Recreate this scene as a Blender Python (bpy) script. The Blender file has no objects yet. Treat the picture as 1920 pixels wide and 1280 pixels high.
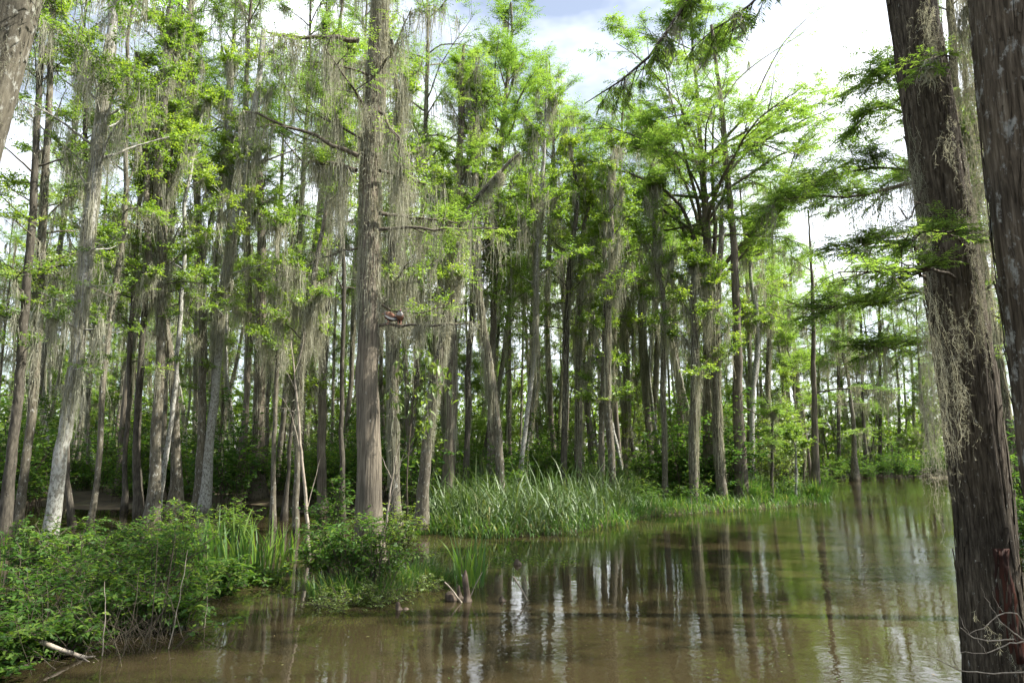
import bpy, math
import numpy as np

# ------------------------------------------------------------------ camera, sky, sun, exposure
sc = bpy.context.scene
COL = sc.collection
R = math.radians
CAM_H = 2.4
PITCH = R(9.1)
FPX = 1280.0                       # focal length in photo pixels (1920 wide)

cam_d = bpy.data.cameras.new('camera')
cam_d.sensor_width = 36.0
cam_d.lens = 24.0
cam_d.clip_start = 0.1
cam_d.clip_end = 2000.0
cam = bpy.data.objects.new('camera', cam_d)
COL.objects.link(cam)
cam.location = (0, 0, CAM_H)
cam.rotation_euler = (math.pi / 2 + PITCH, 0, 0)
sc.camera = cam

SUN_AZ, SUN_EL = R(91), R(50)
world = bpy.data.worlds.new('World')
sc.world = world
world.use_nodes = True
wn, wl = world.node_tree.nodes, world.node_tree.links
bgn = wn['Background']
sky = wn.new('ShaderNodeTexSky')
sky.sky_type = 'NISHITA'
sky.sun_disc = False
sky.sun_elevation = SUN_EL
sky.sun_rotation = SUN_AZ
sky.air_density = 1.0
sky.dust_density = 0.8
sky.ozone_density = 1.0
# thin broken white cloud over the whole sky
tc = wn.new('ShaderNodeTexCoord')
mp = wn.new('ShaderNodeMapping'); mp.inputs['Scale'].default_value = (1.0, 1.0, 2.2)
nz = wn.new('ShaderNodeTexNoise'); nz.inputs['Scale'].default_value = 1.6; nz.inputs['Detail'].default_value = 6
nz.inputs['Roughness'].default_value = 0.55
rp = wn.new('ShaderNodeValToRGB')
rp.color_ramp.elements[0].position = 0.46; rp.color_ramp.elements[0].color = (0.12, 0.12, 0.12, 1)
rp.color_ramp.elements[1].position = 0.70; rp.color_ramp.elements[1].color = (0.9, 0.9, 0.9, 1)
mx = wn.new('ShaderNodeMixRGB')
mx.inputs['Color2'].default_value = (15.5, 15.9, 16.4, 1)
wl.new(tc.outputs['Generated'], mp.inputs['Vector']); wl.new(mp.outputs[0], nz.inputs['Vector'])
wl.new(nz.outputs['Fac'], rp.inputs['Fac']); wl.new(rp.outputs['Color'], mx.inputs['Fac'])
wl.new(sky.outputs[0], mx.inputs['Color1']); wl.new(mx.outputs[0], bgn.inputs['Color'])
bgn.inputs['Strength'].default_value = 0.062

sun_d = bpy.data.lights.new('sun', 'SUN')
sun_d.energy = 5.0
sun_d.angle = R(0.53)
sun_d.color = (1.0, 0.955, 0.88)
sun = bpy.data.objects.new('sun', sun_d)
COL.objects.link(sun)
sun.rotation_euler = (math.pi / 2 - SUN_EL, 0, math.pi - SUN_AZ)   # shines from az (clockwise from +Y), elevation
sun.location = (20, 0, 30)

vs = sc.view_settings
vs.view_transform = 'Standard'; vs.look = 'None'; vs.gamma = 1.0; vs.use_curve_mapping = False
vs.exposure = 1.6
sc.cycles.max_bounces = 5
sc.cycles.diffuse_bounces = 3
sc.cycles.glossy_bounces = 2
sc.cycles.transmission_bounces = 3
sc.cycles.use_denoising = True
sc.cycles.use_adaptive_sampling = True
sc.cycles.adaptive_threshold = 0.03
sc.cycles.caustics_reflective = False
sc.cycles.caustics_refractive = False

# ------------------------------------------------------------------ helpers
SP, CP = math.sin(PITCH), math.cos(PITCH)


def ray(px, py):
    u, v = (px - 960) / FPX, (640 - py) / FPX
    return np.array([u, CP - v * SP, SP + v * CP])


def at(px, py, d):
    """point seen at photo pixel (px, py) standing d metres ahead"""
    r = ray(px, py)
    return np.array([0, 0, CAM_H]) + r * (d / r[1])


def on_ground(px, py, z=0.0):
    r = ray(px, py)
    return np.array([0, 0, CAM_H]) + r * ((z - CAM_H) / r[2])


def gdepth(py):
    return float(on_ground(960, py)[1])


def px_at(p):
    d = np.asarray(p) - np.array([0, 0, CAM_H])
    z = d[1] * CP + d[2] * SP
    return 960 + FPX * d[0] / z, 640 - FPX * (-d[1] * SP + d[2] * CP) / z


def nrm(a):
    return a / np.maximum(np.linalg.norm(a, axis=-1, keepdims=True), 1e-9)


def make_mesh(name, V, F, mat, rnd=None, smooth=False):
    V = np.asarray(V, np.float32).reshape(-1, 3)
    F = np.asarray(F, np.int32)
    m = bpy.data.meshes.new(name)
    m.vertices.add(len(V)); m.vertices.foreach_set('co', V.ravel())
    k = F.shape[1]
    m.loops.add(F.size); m.loops.foreach_set('vertex_index', F.ravel())
    m.polygons.add(len(F))
    m.polygons.foreach_set('loop_start', np.arange(0, F.size, k, dtype=np.int32))
    m.polygons.foreach_set('loop_total', np.full(len(F), k, np.int32))
    if smooth:
        m.polygons.foreach_set('use_smooth', np.ones(len(F), bool))
    if rnd is not None:
        a = m.attributes.new('rnd', 'FLOAT', 'POINT')
        a.data.foreach_set('value', np.asarray(rnd, np.float32).ravel())
    m.update(calc_edges=True)
    m.materials.append(mat)
    return m


def link(name, mesh, parent=None, loc=None):
    o = bpy.data.objects.new(name, mesh)
    COL.objects.link(o)
    if parent is not None:
        o.parent = parent
    if loc is not None:
        o.location = loc
    return o


def thing(name, label, cat, loc=(0, 0, 0), group=None):
    o = bpy.data.objects.new(name, None)
    o.empty_display_size = 0.3
    COL.objects.link(o)
    o.location = tuple(float(c) for c in loc)
    o['label'] = label; o['category'] = cat
    if group:
        o['group'] = group
    return o


def join(parts):
    """list of (V, F, rnd) -> one"""
    Vs, Fs, Rs, n = [], [], [], 0
    for V, F, r in parts:
        if len(V) == 0:
            continue
        Vs.append(V); Fs.append(F + n); Rs.append(r); n += len(V)
    return np.concatenate(Vs), np.concatenate(Fs), np.concatenate(Rs)


def tubes(P, Rd, k, rnd=0.5):
    P = np.asarray(P, float); Rd = np.asarray(Rd, float)
    B, n, _ = P.shape
    T = nrm(np.gradient(P, axis=1))
    m = nrm(T.mean(1))
    ref = np.where(np.abs(m[:, 2:3]) < 0.8, np.array([[0, 0, 1.0]]), np.array([[1.0, 0, 0]]))[:, None, :]
    N = nrm(np.cross(T, ref)); Bn = np.cross(T, N)
    a = np.arange(k) * 2 * math.pi / k
    ca, sa = np.cos(a)[None, None, :, None], np.sin(a)[None, None, :, None]
    ring = P[:, :, None, :] + Rd[:, :, None, None] * (ca * N[:, :, None, :] + sa * Bn[:, :, None, :])
    V = ring.reshape(-1, 3)
    idx = np.arange(B * n * k).reshape(B, n, k)
    nx = np.roll(idx, -1, axis=2)
    F = np.stack([idx[:, :-1], nx[:, :-1], nx[:, 1:], idx[:, 1:]], -1).reshape(-1, 4)
    return V, F, np.full(len(V), rnd)


def kites(p, d, nml, ln, w, rnd, fold=0.12, mid=0.42):
    """leaf: 4-cornered, folded along its midrib. all (N,3)/(N,)"""
    d = nrm(d); s = nrm(np.cross(d, nml)); nn = np.cross(s, d)
    ln = ln[:, None]; w = w[:, None]
    a = p
    c = p + d * ln - nn * ln * 0.10
    m = p + d * ln * mid + nn * ln * fold
    b = m - s * w * 0.5; e = m + s * w * 0.5
    V = np.stack([a, b, c, e], 1).reshape(-1, 3)
    F = np.arange(len(V)).reshape(-1, 4)
    return V, F, np.repeat(rnd, 4)


def blades(base, az, ln, w, lean, bend, rnd, seg=5, tw=None):
    """arching strap leaves; base (N,3)"""
    N = len(base)
    s = np.linspace(0, 1, seg + 1)[None, :]
    th = lean[:, None] + bend[:, None] * s ** 1.8            # angle from vertical along the blade
    ds = ln[:, None] / seg
    dx = np.sin(th) * ds; dz = np.cos(th) * ds
    x = np.concatenate([np.zeros((N, 1)), np.cumsum(dx[:, 1:], 1)], 1)
    z = np.concatenate([np.zeros((N, 1)), np.cumsum(dz[:, 1:], 1)], 1)
    h = np.stack([np.cos(az), np.sin(az)], 1)
    C = np.stack([base[:, 0:1] + h[:, 0:1] * x, base[:, 1:2] + h[:, 1:2] * x, base[:, 2:3] + z], -1)
    ta = az + math.pi / 2 + (tw if tw is not None else 0)
    sd = np.stack([np.cos(ta), np.sin(ta), np.zeros(N)], 1)[:, None, :]
    ww = (w[:, None] * np.minimum(1, (1 - s) * 2.2 + 0.04) * (0.55 + 0.45 * np.minimum(1, s * 5)))[:, :, None] * 0.5
    V = np.stack([C - sd * ww, C + sd * ww], 2).reshape(-1, 3)
    i = np.arange(N * (seg + 1) * 2).reshape(N, seg + 1, 2)
    F = np.stack([i[:, :-1, 0], i[:, :-1, 1], i[:, 1:, 1], i[:, 1:, 0]], -1).reshape(-1, 4)
    return V, F, np.repeat(rnd, (seg + 1) * 2)


def moss_strands(rng, p, ln, w, seg=3, hairs=3, sway=0.10, hl=0.07, hw=0.010):
    """hanging Spanish moss: ribbons with small curled hairs"""
    N = len(p)
    if N == 0:
        return np.zeros((0, 3)), np.zeros((0, 4), int), np.zeros(0)
    s = np.linspace(0, 1, seg + 1)
    off = np.cumsum(rng.normal(0, sway, (N, seg + 1, 2)) * ln[:, None, None] ** 0.5 * 0.5, axis=1)
    off -= off[:, :1]
    C = np.concatenate([p[:, None, :2] + off, (p[:, 2:3] - ln[:, None] * s[None, :])[:, :, None]], -1)
    a = rng.uniform(0, math.pi, N)
    sd = np.stack([np.cos(a), np.sin(a), np.zeros(N)], 1)[:, None, :]
    ww = (w[:, None] * (1 - s[None, :] * 0.75))[:, :, None] * 0.5
    V = np.stack([C - sd * ww, C + sd * ww], 2).reshape(-1, 3)
    i = np.arange(N * (seg + 1) * 2).reshape(N, seg + 1, 2)
    F = np.stack([i[:, :-1, 0], i[:, :-1, 1], i[:, 1:, 1], i[:, 1:, 0]], -1).reshape(-1, 4)
    r = rng.uniform(0, 1, N)
    out = [(V, F, np.repeat(r, (seg + 1) * 2))]
    if hairs:
        M = N * hairs
        q = np.repeat(np.arange(N), hairs)
        t = rng.uniform(0, 0.999, M) * seg
        j = t.astype(int); f = (t - j)[:, None]
        hp = C[q, j] * (1 - f) + C[q, j + 1] * f
        hd = np.stack([rng.normal(0, 0.8, M), rng.normal(0, 0.8, M), rng.normal(-0.8, 0.5, M)], 1)
        out.append(kites(hp, hd, rng.normal(0, 1, (M, 3)), rng.uniform(0.5, 1.4, M) * hl, np.full(M, hw), r[q]))
    return join(out)


# ------------------------------------------------------------------ materials
def new_mat(name):
    m = bpy.data.materials.new(name)
    m.use_nodes = True
    nt = m.node_tree
    nt.nodes.clear()
    out = nt.nodes.new('ShaderNodeOutputMaterial')
    return m, nt.nodes, nt.links, out


def ramp(n, stops):
    r = n.new('ShaderNodeValToRGB')
    e = r.color_ramp.elements
    e[0].position, e[0].color = stops[0][0], (*stops[0][1], 1)
    e[1].position, e[1].color = stops[-1][0], (*stops[-1][1], 1)
    for p, c in stops[1:-1]:
        x = e.new(p); x.color = (*c, 1)
    return r


def leaf_mat(name, stops, trans=0.45, tgain=1.5, gloss=0.06, vary=0.25, tint=(1.12, 1.12, 0.55)):
    m, n, l, out = new_mat(name)
    at_ = n.new('ShaderNodeAttribute'); at_.attribute_name = 'rnd'
    oi = n.new('ShaderNodeObjectInfo')
    ad = n.new('ShaderNodeMath'); ad.operation = 'MULTIPLY_ADD'
    ad.inputs[1].default_value = vary; l.new(oi.outputs['Random'], ad.inputs[0])
    sb = n.new('ShaderNodeMath'); sb.operation = 'SUBTRACT'; sb.inputs[1].default_value = vary / 2
    l.new(at_.outputs['Fac'], sb.inputs[0]); l.new(sb.outputs[0], ad.inputs[2])
    r = ramp(n, stops); l.new(ad.outputs[0], r.inputs['Fac'])
    df = n.new('ShaderNodeBsdfDiffuse'); l.new(r.outputs[0], df.inputs['Color'])
    tr = n.new('ShaderNodeBsdfTranslucent')
    g = n.new('ShaderNodeMixRGB'); g.blend_type = 'MULTIPLY'; g.inputs['Fac'].default_value = 1
    g.inputs['Color2'].default_value = (tgain * tint[0], tgain * tint[1], tgain * tint[2], 1)
    l.new(r.outputs[0], g.inputs['Color1']); l.new(g.outputs[0], tr.inputs['Color'])
    mx_ = n.new('ShaderNodeMixShader'); mx_.inputs[0].default_value = trans
    l.new(df.outputs[0], mx_.inputs[1]); l.new(tr.outputs[0], mx_.inputs[2])
    gl = n.new('ShaderNodeBsdfGlossy'); gl.inputs['Roughness'].default_value = 0.55
    gl.inputs['Color'].default_value = (0.9, 0.95, 0.85, 1)
    m2 = n.new('ShaderNodeMixShader'); m2.inputs[0].default_value = gloss
    l.new(mx_.outputs[0], m2.inputs[1]); l.new(gl.outputs[0], m2.inputs[2])
    l.new(m2.outputs[0], out.inputs['Surface'])
    return m


def bark_mat(name, c0, c1, c2, lichen=None, lich_cov=0.6, fiber=9.0, zs=0.9, bump=0.5, lich_sc=11):
    """vertical fibrous bark; c0 furrow, c1 ridge, c2 weathered; lichen = pale blotches"""
    m, n, l, out = new_mat(name)
    tcn = n.new('ShaderNodeTexCoord')
    mp1 = n.new('ShaderNodeMapping'); mp1.inputs['Scale'].default_value = (fiber, fiber, zs)
    l.new(tcn.outputs['Object'], mp1.inputs['Vector'])
    n1 = n.new('ShaderNodeTexNoise'); n1.inputs['Scale'].default_value = 3.0; n1.inputs['Detail'].default_value = 8
    n1.inputs['Roughness'].default_value = 0.65
    l.new(mp1.outputs[0], n1.inputs['Vector'])
    r1 = ramp(n, [(0.32, c0), (0.52, c1), (0.72, c2)]); l.new(n1.outputs['Fac'], r1.inputs['Fac'])
    col = r1.outputs[0]
    n3 = n.new('ShaderNodeTexNoise'); n3.inputs['Scale'].default_value = 0.9; n3.inputs['Detail'].default_value = 5
    l.new(tcn.outputs['Object'], n3.inputs['Vector'])
    r3 = ramp(n, [(0.3, (0.55, 0.55, 0.55)), (0.7, (1.25, 1.22, 1.15))]); l.new(n3.outputs['Fac'], r3.inputs['Fac'])
    mm = n.new('ShaderNodeMixRGB'); mm.blend_type = 'MULTIPLY'; mm.inputs['Fac'].default_value = 1
    l.new(col, mm.inputs['Color1']); l.new(r3.outputs[0], mm.inputs['Color2']); col = mm.outputs[0]
    if lichen:
        mp2 = n.new('ShaderNodeMapping'); mp2.inputs['Scale'].default_value = (1, 1, 0.55)
        l.new(tcn.outputs['Object'], mp2.inputs['Vector'])
        n2 = n.new('ShaderNodeTexNoise'); n2.inputs['Scale'].default_value = lich_sc; n2.inputs['Detail'].default_value = 7
        n2.inputs['Roughness'].default_value = 0.7
        l.new(mp2.outputs[0], n2.inputs['Vector'])
        r2 = ramp(n, [(lich_cov - 0.035, (0, 0, 0)), (lich_cov + 0.045, (1, 1, 1))]); l.new(n2.outputs['Fac'], r2.inputs['Fac'])
        mx2 = n.new('ShaderNodeMixRGB'); mx2.inputs['Color2'].default_value = (*lichen, 1)
        l.new(r2.outputs[0], mx2.inputs['Fac']); l.new(col, mx2.inputs['Color1']); col = mx2.outputs[0]
    # flood stain: the foot is dark up to an uneven old waterline
    sx = n.new('ShaderNodeSeparateXYZ'); l.new(tcn.outputs['Object'], sx.inputs[0])
    sn = n.new('ShaderNodeMath'); sn.operation = 'MULTIPLY_ADD'; sn.inputs[1].default_value = 0.55
    l.new(n3.outputs['Fac'], sn.inputs[0]); l.new(sx.outputs['Z'], sn.inputs[2])
    rs_ = ramp(n, [(0.42, (0.42, 0.40, 0.36)), (0.62, (1, 1, 1))]); l.new(sn.outputs[0], rs_.inputs['Fac'])
    ms = n.new('ShaderNodeMixRGB'); ms.blend_type = 'MULTIPLY'; ms.inputs['Fac'].default_value = 1
    l.new(col, ms.inputs['Color1']); l.new(rs_.outputs[0], ms.inputs['Color2']); col = ms.outputs[0]
    bs = n.new('ShaderNodeBsdfPrincipled'); bs.inputs['Roughness'].default_value = 0.9
    bs.inputs['Specular IOR Level'].default_value = 0.2
    l.new(col, bs.inputs['Base Color'])
    bp = n.new('ShaderNodeBump'); bp.inputs['Strength'].default_value = bump; bp.inputs['Distance'].default_value = 0.03
    l.new(n1.outputs['Fac'], bp.inputs['Height']); l.new(bp.outputs[0], bs.inputs['Normal'])
    l.new(bs.outputs[0], out.inputs['Surface'])
    return m


def plain_mat(name, stops, rough=0.85, scale=14, zs=1.0, bump=0.3):
    m, n, l, out = new_mat(name)
    tcn = n.new('ShaderNodeTexCoord')
    mp1 = n.new('ShaderNodeMapping'); mp1.inputs['Scale'].default_value = (1, 1, zs)
    l.new(tcn.outputs['Object'], mp1.inputs['Vector'])
    nz_ = n.new('ShaderNodeTexNoise'); nz_.inputs['Scale'].default_value = scale; nz_.inputs['Detail'].default_value = 6
    l.new(mp1.outputs[0], nz_.inputs['Vector'])
    r = ramp(n, stops); l.new(nz_.outputs['Fac'], r.inputs['Fac'])
    bs = n.new('ShaderNodeBsdfPrincipled'); bs.inputs['Roughness'].default_value = rough
    bs.inputs['Specular IOR Level'].default_value = 0.25
    l.new(r.outputs[0], bs.inputs['Base Color'])
    bp = n.new('ShaderNodeBump'); bp.inputs['Strength'].default_value = bump; bp.inputs['Distance'].default_value = 0.02
    l.new(nz_.outputs['Fac'], bp.inputs['Height']); l.new(bp.outputs[0], bs.inputs['Normal'])
    l.new(bs.outputs[0], out.inputs['Surface'])
    return m


M = {}
M['leaf'] = leaf_mat('broad_leaf', [(0.0, (0.058, 0.115, 0.018)), (0.5, (0.118, 0.190, 0.028)), (1.0, (0.225, 0.285, 0.042))], trans=0.55, tgain=1.9)
M['cyp'] = leaf_mat('cypress_needle', [(0.0, (0.060, 0.120, 0.028)), (0.5, (0.110, 0.185, 0.042)), (1.0, (0.18, 0.25, 0.058))], trans=0.55, tgain=1.9, gloss=0.04)
M['shrub'] = leaf_mat('shrub_leaf', [(0.0, (0.028, 0.074, 0.018)), (0.5, (0.058, 0.128, 0.024)), (1.0, (0.16, 0.23, 0.036))], trans=0.45, tgain=1.6, gloss=0.015)
M['shrub_lit'] = leaf_mat('sunlit_shrub_leaf', [(0.0, (0.08, 0.14, 0.025)), (0.6, (0.14, 0.20, 0.035)), (1.0, (0.22, 0.26, 0.06))], trans=0.5, tgain=1.5)  # lighter copy of the shrub leaf, sunlight put into its colour
M['farleaf'] = leaf_mat('far_leaf', [(0.0, (0.06, 0.12, 0.022)), (0.5, (0.11, 0.18, 0.03)), (1.0, (0.20, 0.26, 0.045))], trans=0.5, tgain=1.7, gloss=0.0)  # brightened green: the lit look of the far wood is in the colour
M['blade'] = leaf_mat('strap_leaf', [(0.0, (0.045, 0.11, 0.025)), (0.6, (0.09, 0.18, 0.03)), (1.0, (0.17, 0.25, 0.05))], trans=0.45, tgain=1.6, gloss=0.03, vary=0.1)
M['reed'] = leaf_mat('reed_blade', [(0.0, (0.036, 0.075, 0.018)), (0.55, (0.070, 0.118, 0.027)), (0.85, (0.13, 0.15, 0.048)), (1.0, (0.21, 0.17, 0.095))], trans=0.35, tgain=1.3, gloss=0.05, vary=0)
M['grass'] = leaf_mat('grass_blade', [(0.0, (0.04, 0.10, 0.02)), (0.6, (0.075, 0.16, 0.03)), (0.9, (0.15, 0.21, 0.05)), (1.0, (0.26, 0.23, 0.12))], trans=0.4, tgain=1.5, gloss=0.05, vary=0)
M['moss'] = leaf_mat('spanish_moss', [(0.0, (0.195, 0.195, 0.140)), (0.5, (0.33, 0.33, 0.245)), (1.0, (0.46, 0.455, 0.355))], trans=0.42, tgain=1.0, gloss=0.0, vary=0.3, tint=(1.05, 1.0, 0.85))
M['pale'] = bark_mat('pale_lichen_bark', (0.11, 0.102, 0.084), (0.21, 0.200, 0.17), (0.27, 0.258, 0.225), lichen=(0.33, 0.33, 0.29), lich_cov=0.49, lich_sc=17, fiber=4.5, zs=2.2, bump=0.45)
M['grey'] = bark_mat('grey_bark', (0.052, 0.046, 0.033), (0.130, 0.118, 0.088), (0.21, 0.193, 0.150), lichen=(0.30, 0.30, 0.26), lich_cov=0.60, fiber=6, zs=1.3, bump=0.5)
M['dark'] = bark_mat('dark_bark', (0.028, 0.025, 0.019), (0.078, 0.070, 0.055), (0.14, 0.128, 0.102), lichen=(0.24, 0.24, 0.21), lich_cov=0.66, fiber=6, zs=1.3, bump=0.5)
M['cbark'] = bark_mat('cypress_bark', (0.053, 0.045, 0.034), (0.145, 0.126, 0.097), (0.24, 0.213, 0.170), lichen=(0.30, 0.295, 0.255), lich_cov=0.68, fiber=11, zs=0.5, bump=0.8)
M['nbark'] = bark_mat('near_cypress_bark', (0.019, 0.015, 0.010), (0.080, 0.066, 0.048), (0.19, 0.165, 0.126), lichen=(0.36, 0.355, 0.31), lich_cov=0.655, lich_sc=24, fiber=14, zs=1.6, bump=0.9)
M['nbark2'] = bark_mat('near_blotched_bark', (0.021, 0.016, 0.010), (0.090, 0.072, 0.052), (0.20, 0.170, 0.130), lichen=(0.27, 0.268, 0.24), lich_cov=0.58, lich_sc=8, fiber=9, zs=0.7, bump=0.9)
M['red'] = plain_mat('exposed_red_wood', [(0.3, (0.012, 0.006, 0.004)), (0.52, (0.050, 0.017, 0.010)), (0.75, (0.085, 0.032, 0.018)), (0.9, (0.16, 0.09, 0.06))], scale=16, zs=0.12, bump=0.5)
M['deadwood'] = plain_mat('dead_wood', [(0.3, (0.14, 0.115, 0.085)), (0.7, (0.38, 0.33, 0.26))], scale=22, zs=0.3)
M['twig'] = plain_mat('brown_twig', [(0.3, (0.038, 0.032, 0.020)), (0.7, (0.10, 0.084, 0.056))], scale=20)
M['knee'] = plain_mat('wet_knee_wood', [(0.3, (0.022, 0.017, 0.012)), (0.55, (0.075, 0.056, 0.040)), (0.75, (0.20, 0.16, 0.12))], scale=11, zs=0.5, bump=0.7)
M['soil'] = plain_mat('wet_leaf_litter', [(0.3, (0.025, 0.020, 0.012)), (0.55, (0.07, 0.052, 0.03)), (0.75, (0.055, 0.07, 0.025))], scale=1.7, bump=0.8)

# muddy water with fine ripples
m, n, l, out = new_mat('muddy_water')
tcn = n.new('ShaderNodeTexCoord')
bs = n.new('ShaderNodeBsdfPrincipled')
bs.inputs['Roughness'].default_value = 0.008
bs.inputs['IOR'].default_value = 1.33
nm = n.new('ShaderNodeTexNoise'); nm.inputs['Scale'].default_value = 0.22; nm.inputs['Detail'].default_value = 4
l.new(tcn.outputs['Object'], nm.inputs['Vector'])
rm = ramp(n, [(0.3, (0.0235, 0.0185, 0.0088)), (0.7, (0.036, 0.0280, 0.0138))]); l.new(nm.outputs['Fac'], rm.inputs['Fac'])
l.new(rm.outputs[0], bs.inputs['Base Color'])
mpw = n.new('ShaderNodeMapping'); mpw.inputs['Scale'].default_value = (0.75, 1.25, 1.0)
l.new(tcn.outputs['Object'], mpw.inputs['Vector'])
w1 = n.new('ShaderNodeTexNoise'); w1.inputs['Scale'].default_value = 5.5; w1.inputs['Detail'].default_value = 3
w1.inputs['Distortion'].default_value = 0.4
l.new(mpw.outputs[0], w1.inputs['Vector'])
w2 = n.new('ShaderNodeTexNoise'); w2.inputs['Scale'].default_value = 0.9; w2.inputs['Detail'].default_value = 2
l.new(mpw.outputs[0], w2.inputs['Vector'])
# breeze patches: rougher here and there
w3 = n.new('ShaderNodeTexNoise'); w3.inputs['Scale'].default_value = 0.16; w3.inputs['Detail'].default_value = 2
l.new(tcn.outputs['Object'], w3.inputs['Vector'])
rw = ramp(n, [(0.42, (0.3, 0.3, 0.3)), (0.62, (1.6, 1.6, 1.6))]); l.new(w3.outputs['Fac'], rw.inputs['Fac'])
sxw = n.new('ShaderNodeSeparateXYZ'); l.new(tcn.outputs['Object'], sxw.inputs[0])
mr = n.new('ShaderNodeMapRange'); mr.interpolation_type = 'SMOOTHSTEP'
mr.inputs['From Min'].default_value = 1.5; mr.inputs['From Max'].default_value = 6.0; mr.inputs['To Min'].default_value = 0.7; mr.inputs['To Max'].default_value = 1.5
l.new(sxw.outputs['X'], mr.inputs['Value'])
mb = n.new('ShaderNodeMath'); mb.operation = 'MULTIPLY'; l.new(rw.outputs[0], mb.inputs[0]); l.new(mr.outputs[0], mb.inputs[1])
m1 = n.new('ShaderNodeMath'); m1.operation = 'MULTIPLY'; l.new(w1.outputs['Fac'], m1.inputs[0]); l.new(mb.outputs[0], m1.inputs[1])
m2 = n.new('ShaderNodeMath'); m2.operation = 'MULTIPLY_ADD'; m2.inputs[1].default_value = 1.6
l.new(w2.outputs['Fac'], m2.inputs[0]); l.new(m1.outputs[0], m2.inputs[2])
bp = n.new('ShaderNodeBump'); bp.inputs['Strength'].default_value = 0.16; bp.inputs['Distance'].default_value = 0.02
l.new(m2.outputs[0], bp.inputs['Height']); l.new(bp.outputs[0], bs.inputs['Normal'])
l.new(bs.outputs[0], out.inputs['Surface'])
M['water'] = m

# ------------------------------------------------------------------ ground and water
BANK_PX = [(770, 992), (830, 1000), (930, 1008), (1050, 1000), (1150, 985), (1210, 968), (1300, 962), (1400, 955), (1490, 948), (1555, 942)]
BANK = np.array([on_ground(x, y)[:2] for x, y in BANK_PX])


def bank_front(x):
    """y of the waterline of the reed bank at world x"""
    return np.interp(x, BANK[:, 0], BANK[:, 1], left=99, right=99)


rng0 = np.random.default_rng(3)
NW = [(rng0.uniform(0.08, 0.7), rng0.uniform(0, 6.28), rng0.uniform(0, 6.28)) for _ in range(14)]


def lumps(x, y):
    s = 0
    for k, a, ph in NW:
        s = s + np.sin((x * np.cos(a) + y * np.sin(a)) * k * 2 + ph) / (1 + 3 * k)
    return s / 4


MAIN_BASE = on_ground(690, 1092)


def ground_z(x, y):
    x = np.asarray(x, float); y = np.asarray(y, float)
    z = np.full(np.broadcast(x, y).shape, -0.45)
    f = bank_front(x)
    z = np.maximum(z, np.clip((y - f) * 0.35 - 0.05, -0.45, 0.16))
    # left flooded forest rises far back
    zl = np.clip((y - 30 - 4 * lumps(x, y)) * 0.06, -0.45, 0.35)
    chan = np.clip((x - (BANK[-1, 0] - 3) - (y - BANK[-1, 1]) * 0.30) / 4, 0, 1)        # open channel on the right
    far = np.clip((y - 66) * 0.2, 0, 1)
    zl = zl * (1 - chan * (1 - far)) - 0.45 * chan * (1 - far)
    z = np.maximum(z, zl)
    # right bank beyond the near cypresses
    z = np.maximum(z, np.clip((x - 19 - 0.30 * y) * 0.10, -0.45, 0.4))
    # left shrub bank and the tussock about the big cypress
    d1 = np.hypot((x + 6.6) / 3.4, (y - 11.2) / 3.2)
    z = np.maximum(z, np.clip((1 - d1) * 0.4, -0.45, -0.15))
    d2 = np.hypot((x - MAIN_BASE[0]) / 1.0, (y - MAIN_BASE[1] + 0.15) / 1.0)
    z = np.maximum(z, np.clip((1 - d2) * 0.4, -0.45, 0.10))
    z = z + np.where(z > -0.3, 0.05 * lumps(x * 3, y * 3), 0)
    return z


gx = np.concatenate([np.linspace(-400, -60, 12), np.linspace(-58, 58, 120), np.linspace(60, 400, 12)])
gy = np.concatenate([np.linspace(-60, 4, 10), np.linspace(4.5, 60, 110), np.linspace(61, 110, 30), np.linspace(115, 600, 15)])
GX, GY = np.meshgrid(gx, gy, indexing='ij')
GV = np.stack([GX, GY, ground_z(GX, GY)], -1).reshape(-1, 3)
ii = np.arange(len(gx) * len(gy)).reshape(len(gx), len(gy))
GF = np.stack([ii[:-1, :-1], ii[1:, :-1], ii[1:, 1:], ii[:-1, 1:]], -1).reshape(-1, 4)
g = link('ground', make_mesh('ground', GV, GF, M['soil'], smooth=True)); g['kind'] = 'structure'
wv = np.array([[-420, -70, 0], [420, -70, 0], [420, 620, 0], [-420, 620, 0]], float)
w = link('water', make_mesh('water', wv, [[0, 1, 2, 3]], M['water'])); w['kind'] = 'structure'

# ------------------------------------------------------------------ tree builder
def resample(P, r, n):
    P = np.asarray(P, float); r = np.asarray(r, float)
    # smooth (Catmull-like) by cubic interpolation over chord length
    s = np.concatenate([[0], np.cumsum(np.linalg.norm(np.diff(P, axis=0), axis=1))])
    t = np.linspace(0, s[-1], n)
    Q = np.stack([np.interp(t, s, P[:, i]) for i in range(3)], 1)
    q = np.interp(t, s, r)
    for _ in range(max(1, n // 12)):
        Q[1:-1] = 0.25 * Q[:-2] + 0.5 * Q[1:-1] + 0.25 * Q[2:]
        q[1:-1] = 0.25 * q[:-2] + 0.5 * q[1:-1] + 0.25 * q[2:]
    return Q, q


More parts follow.
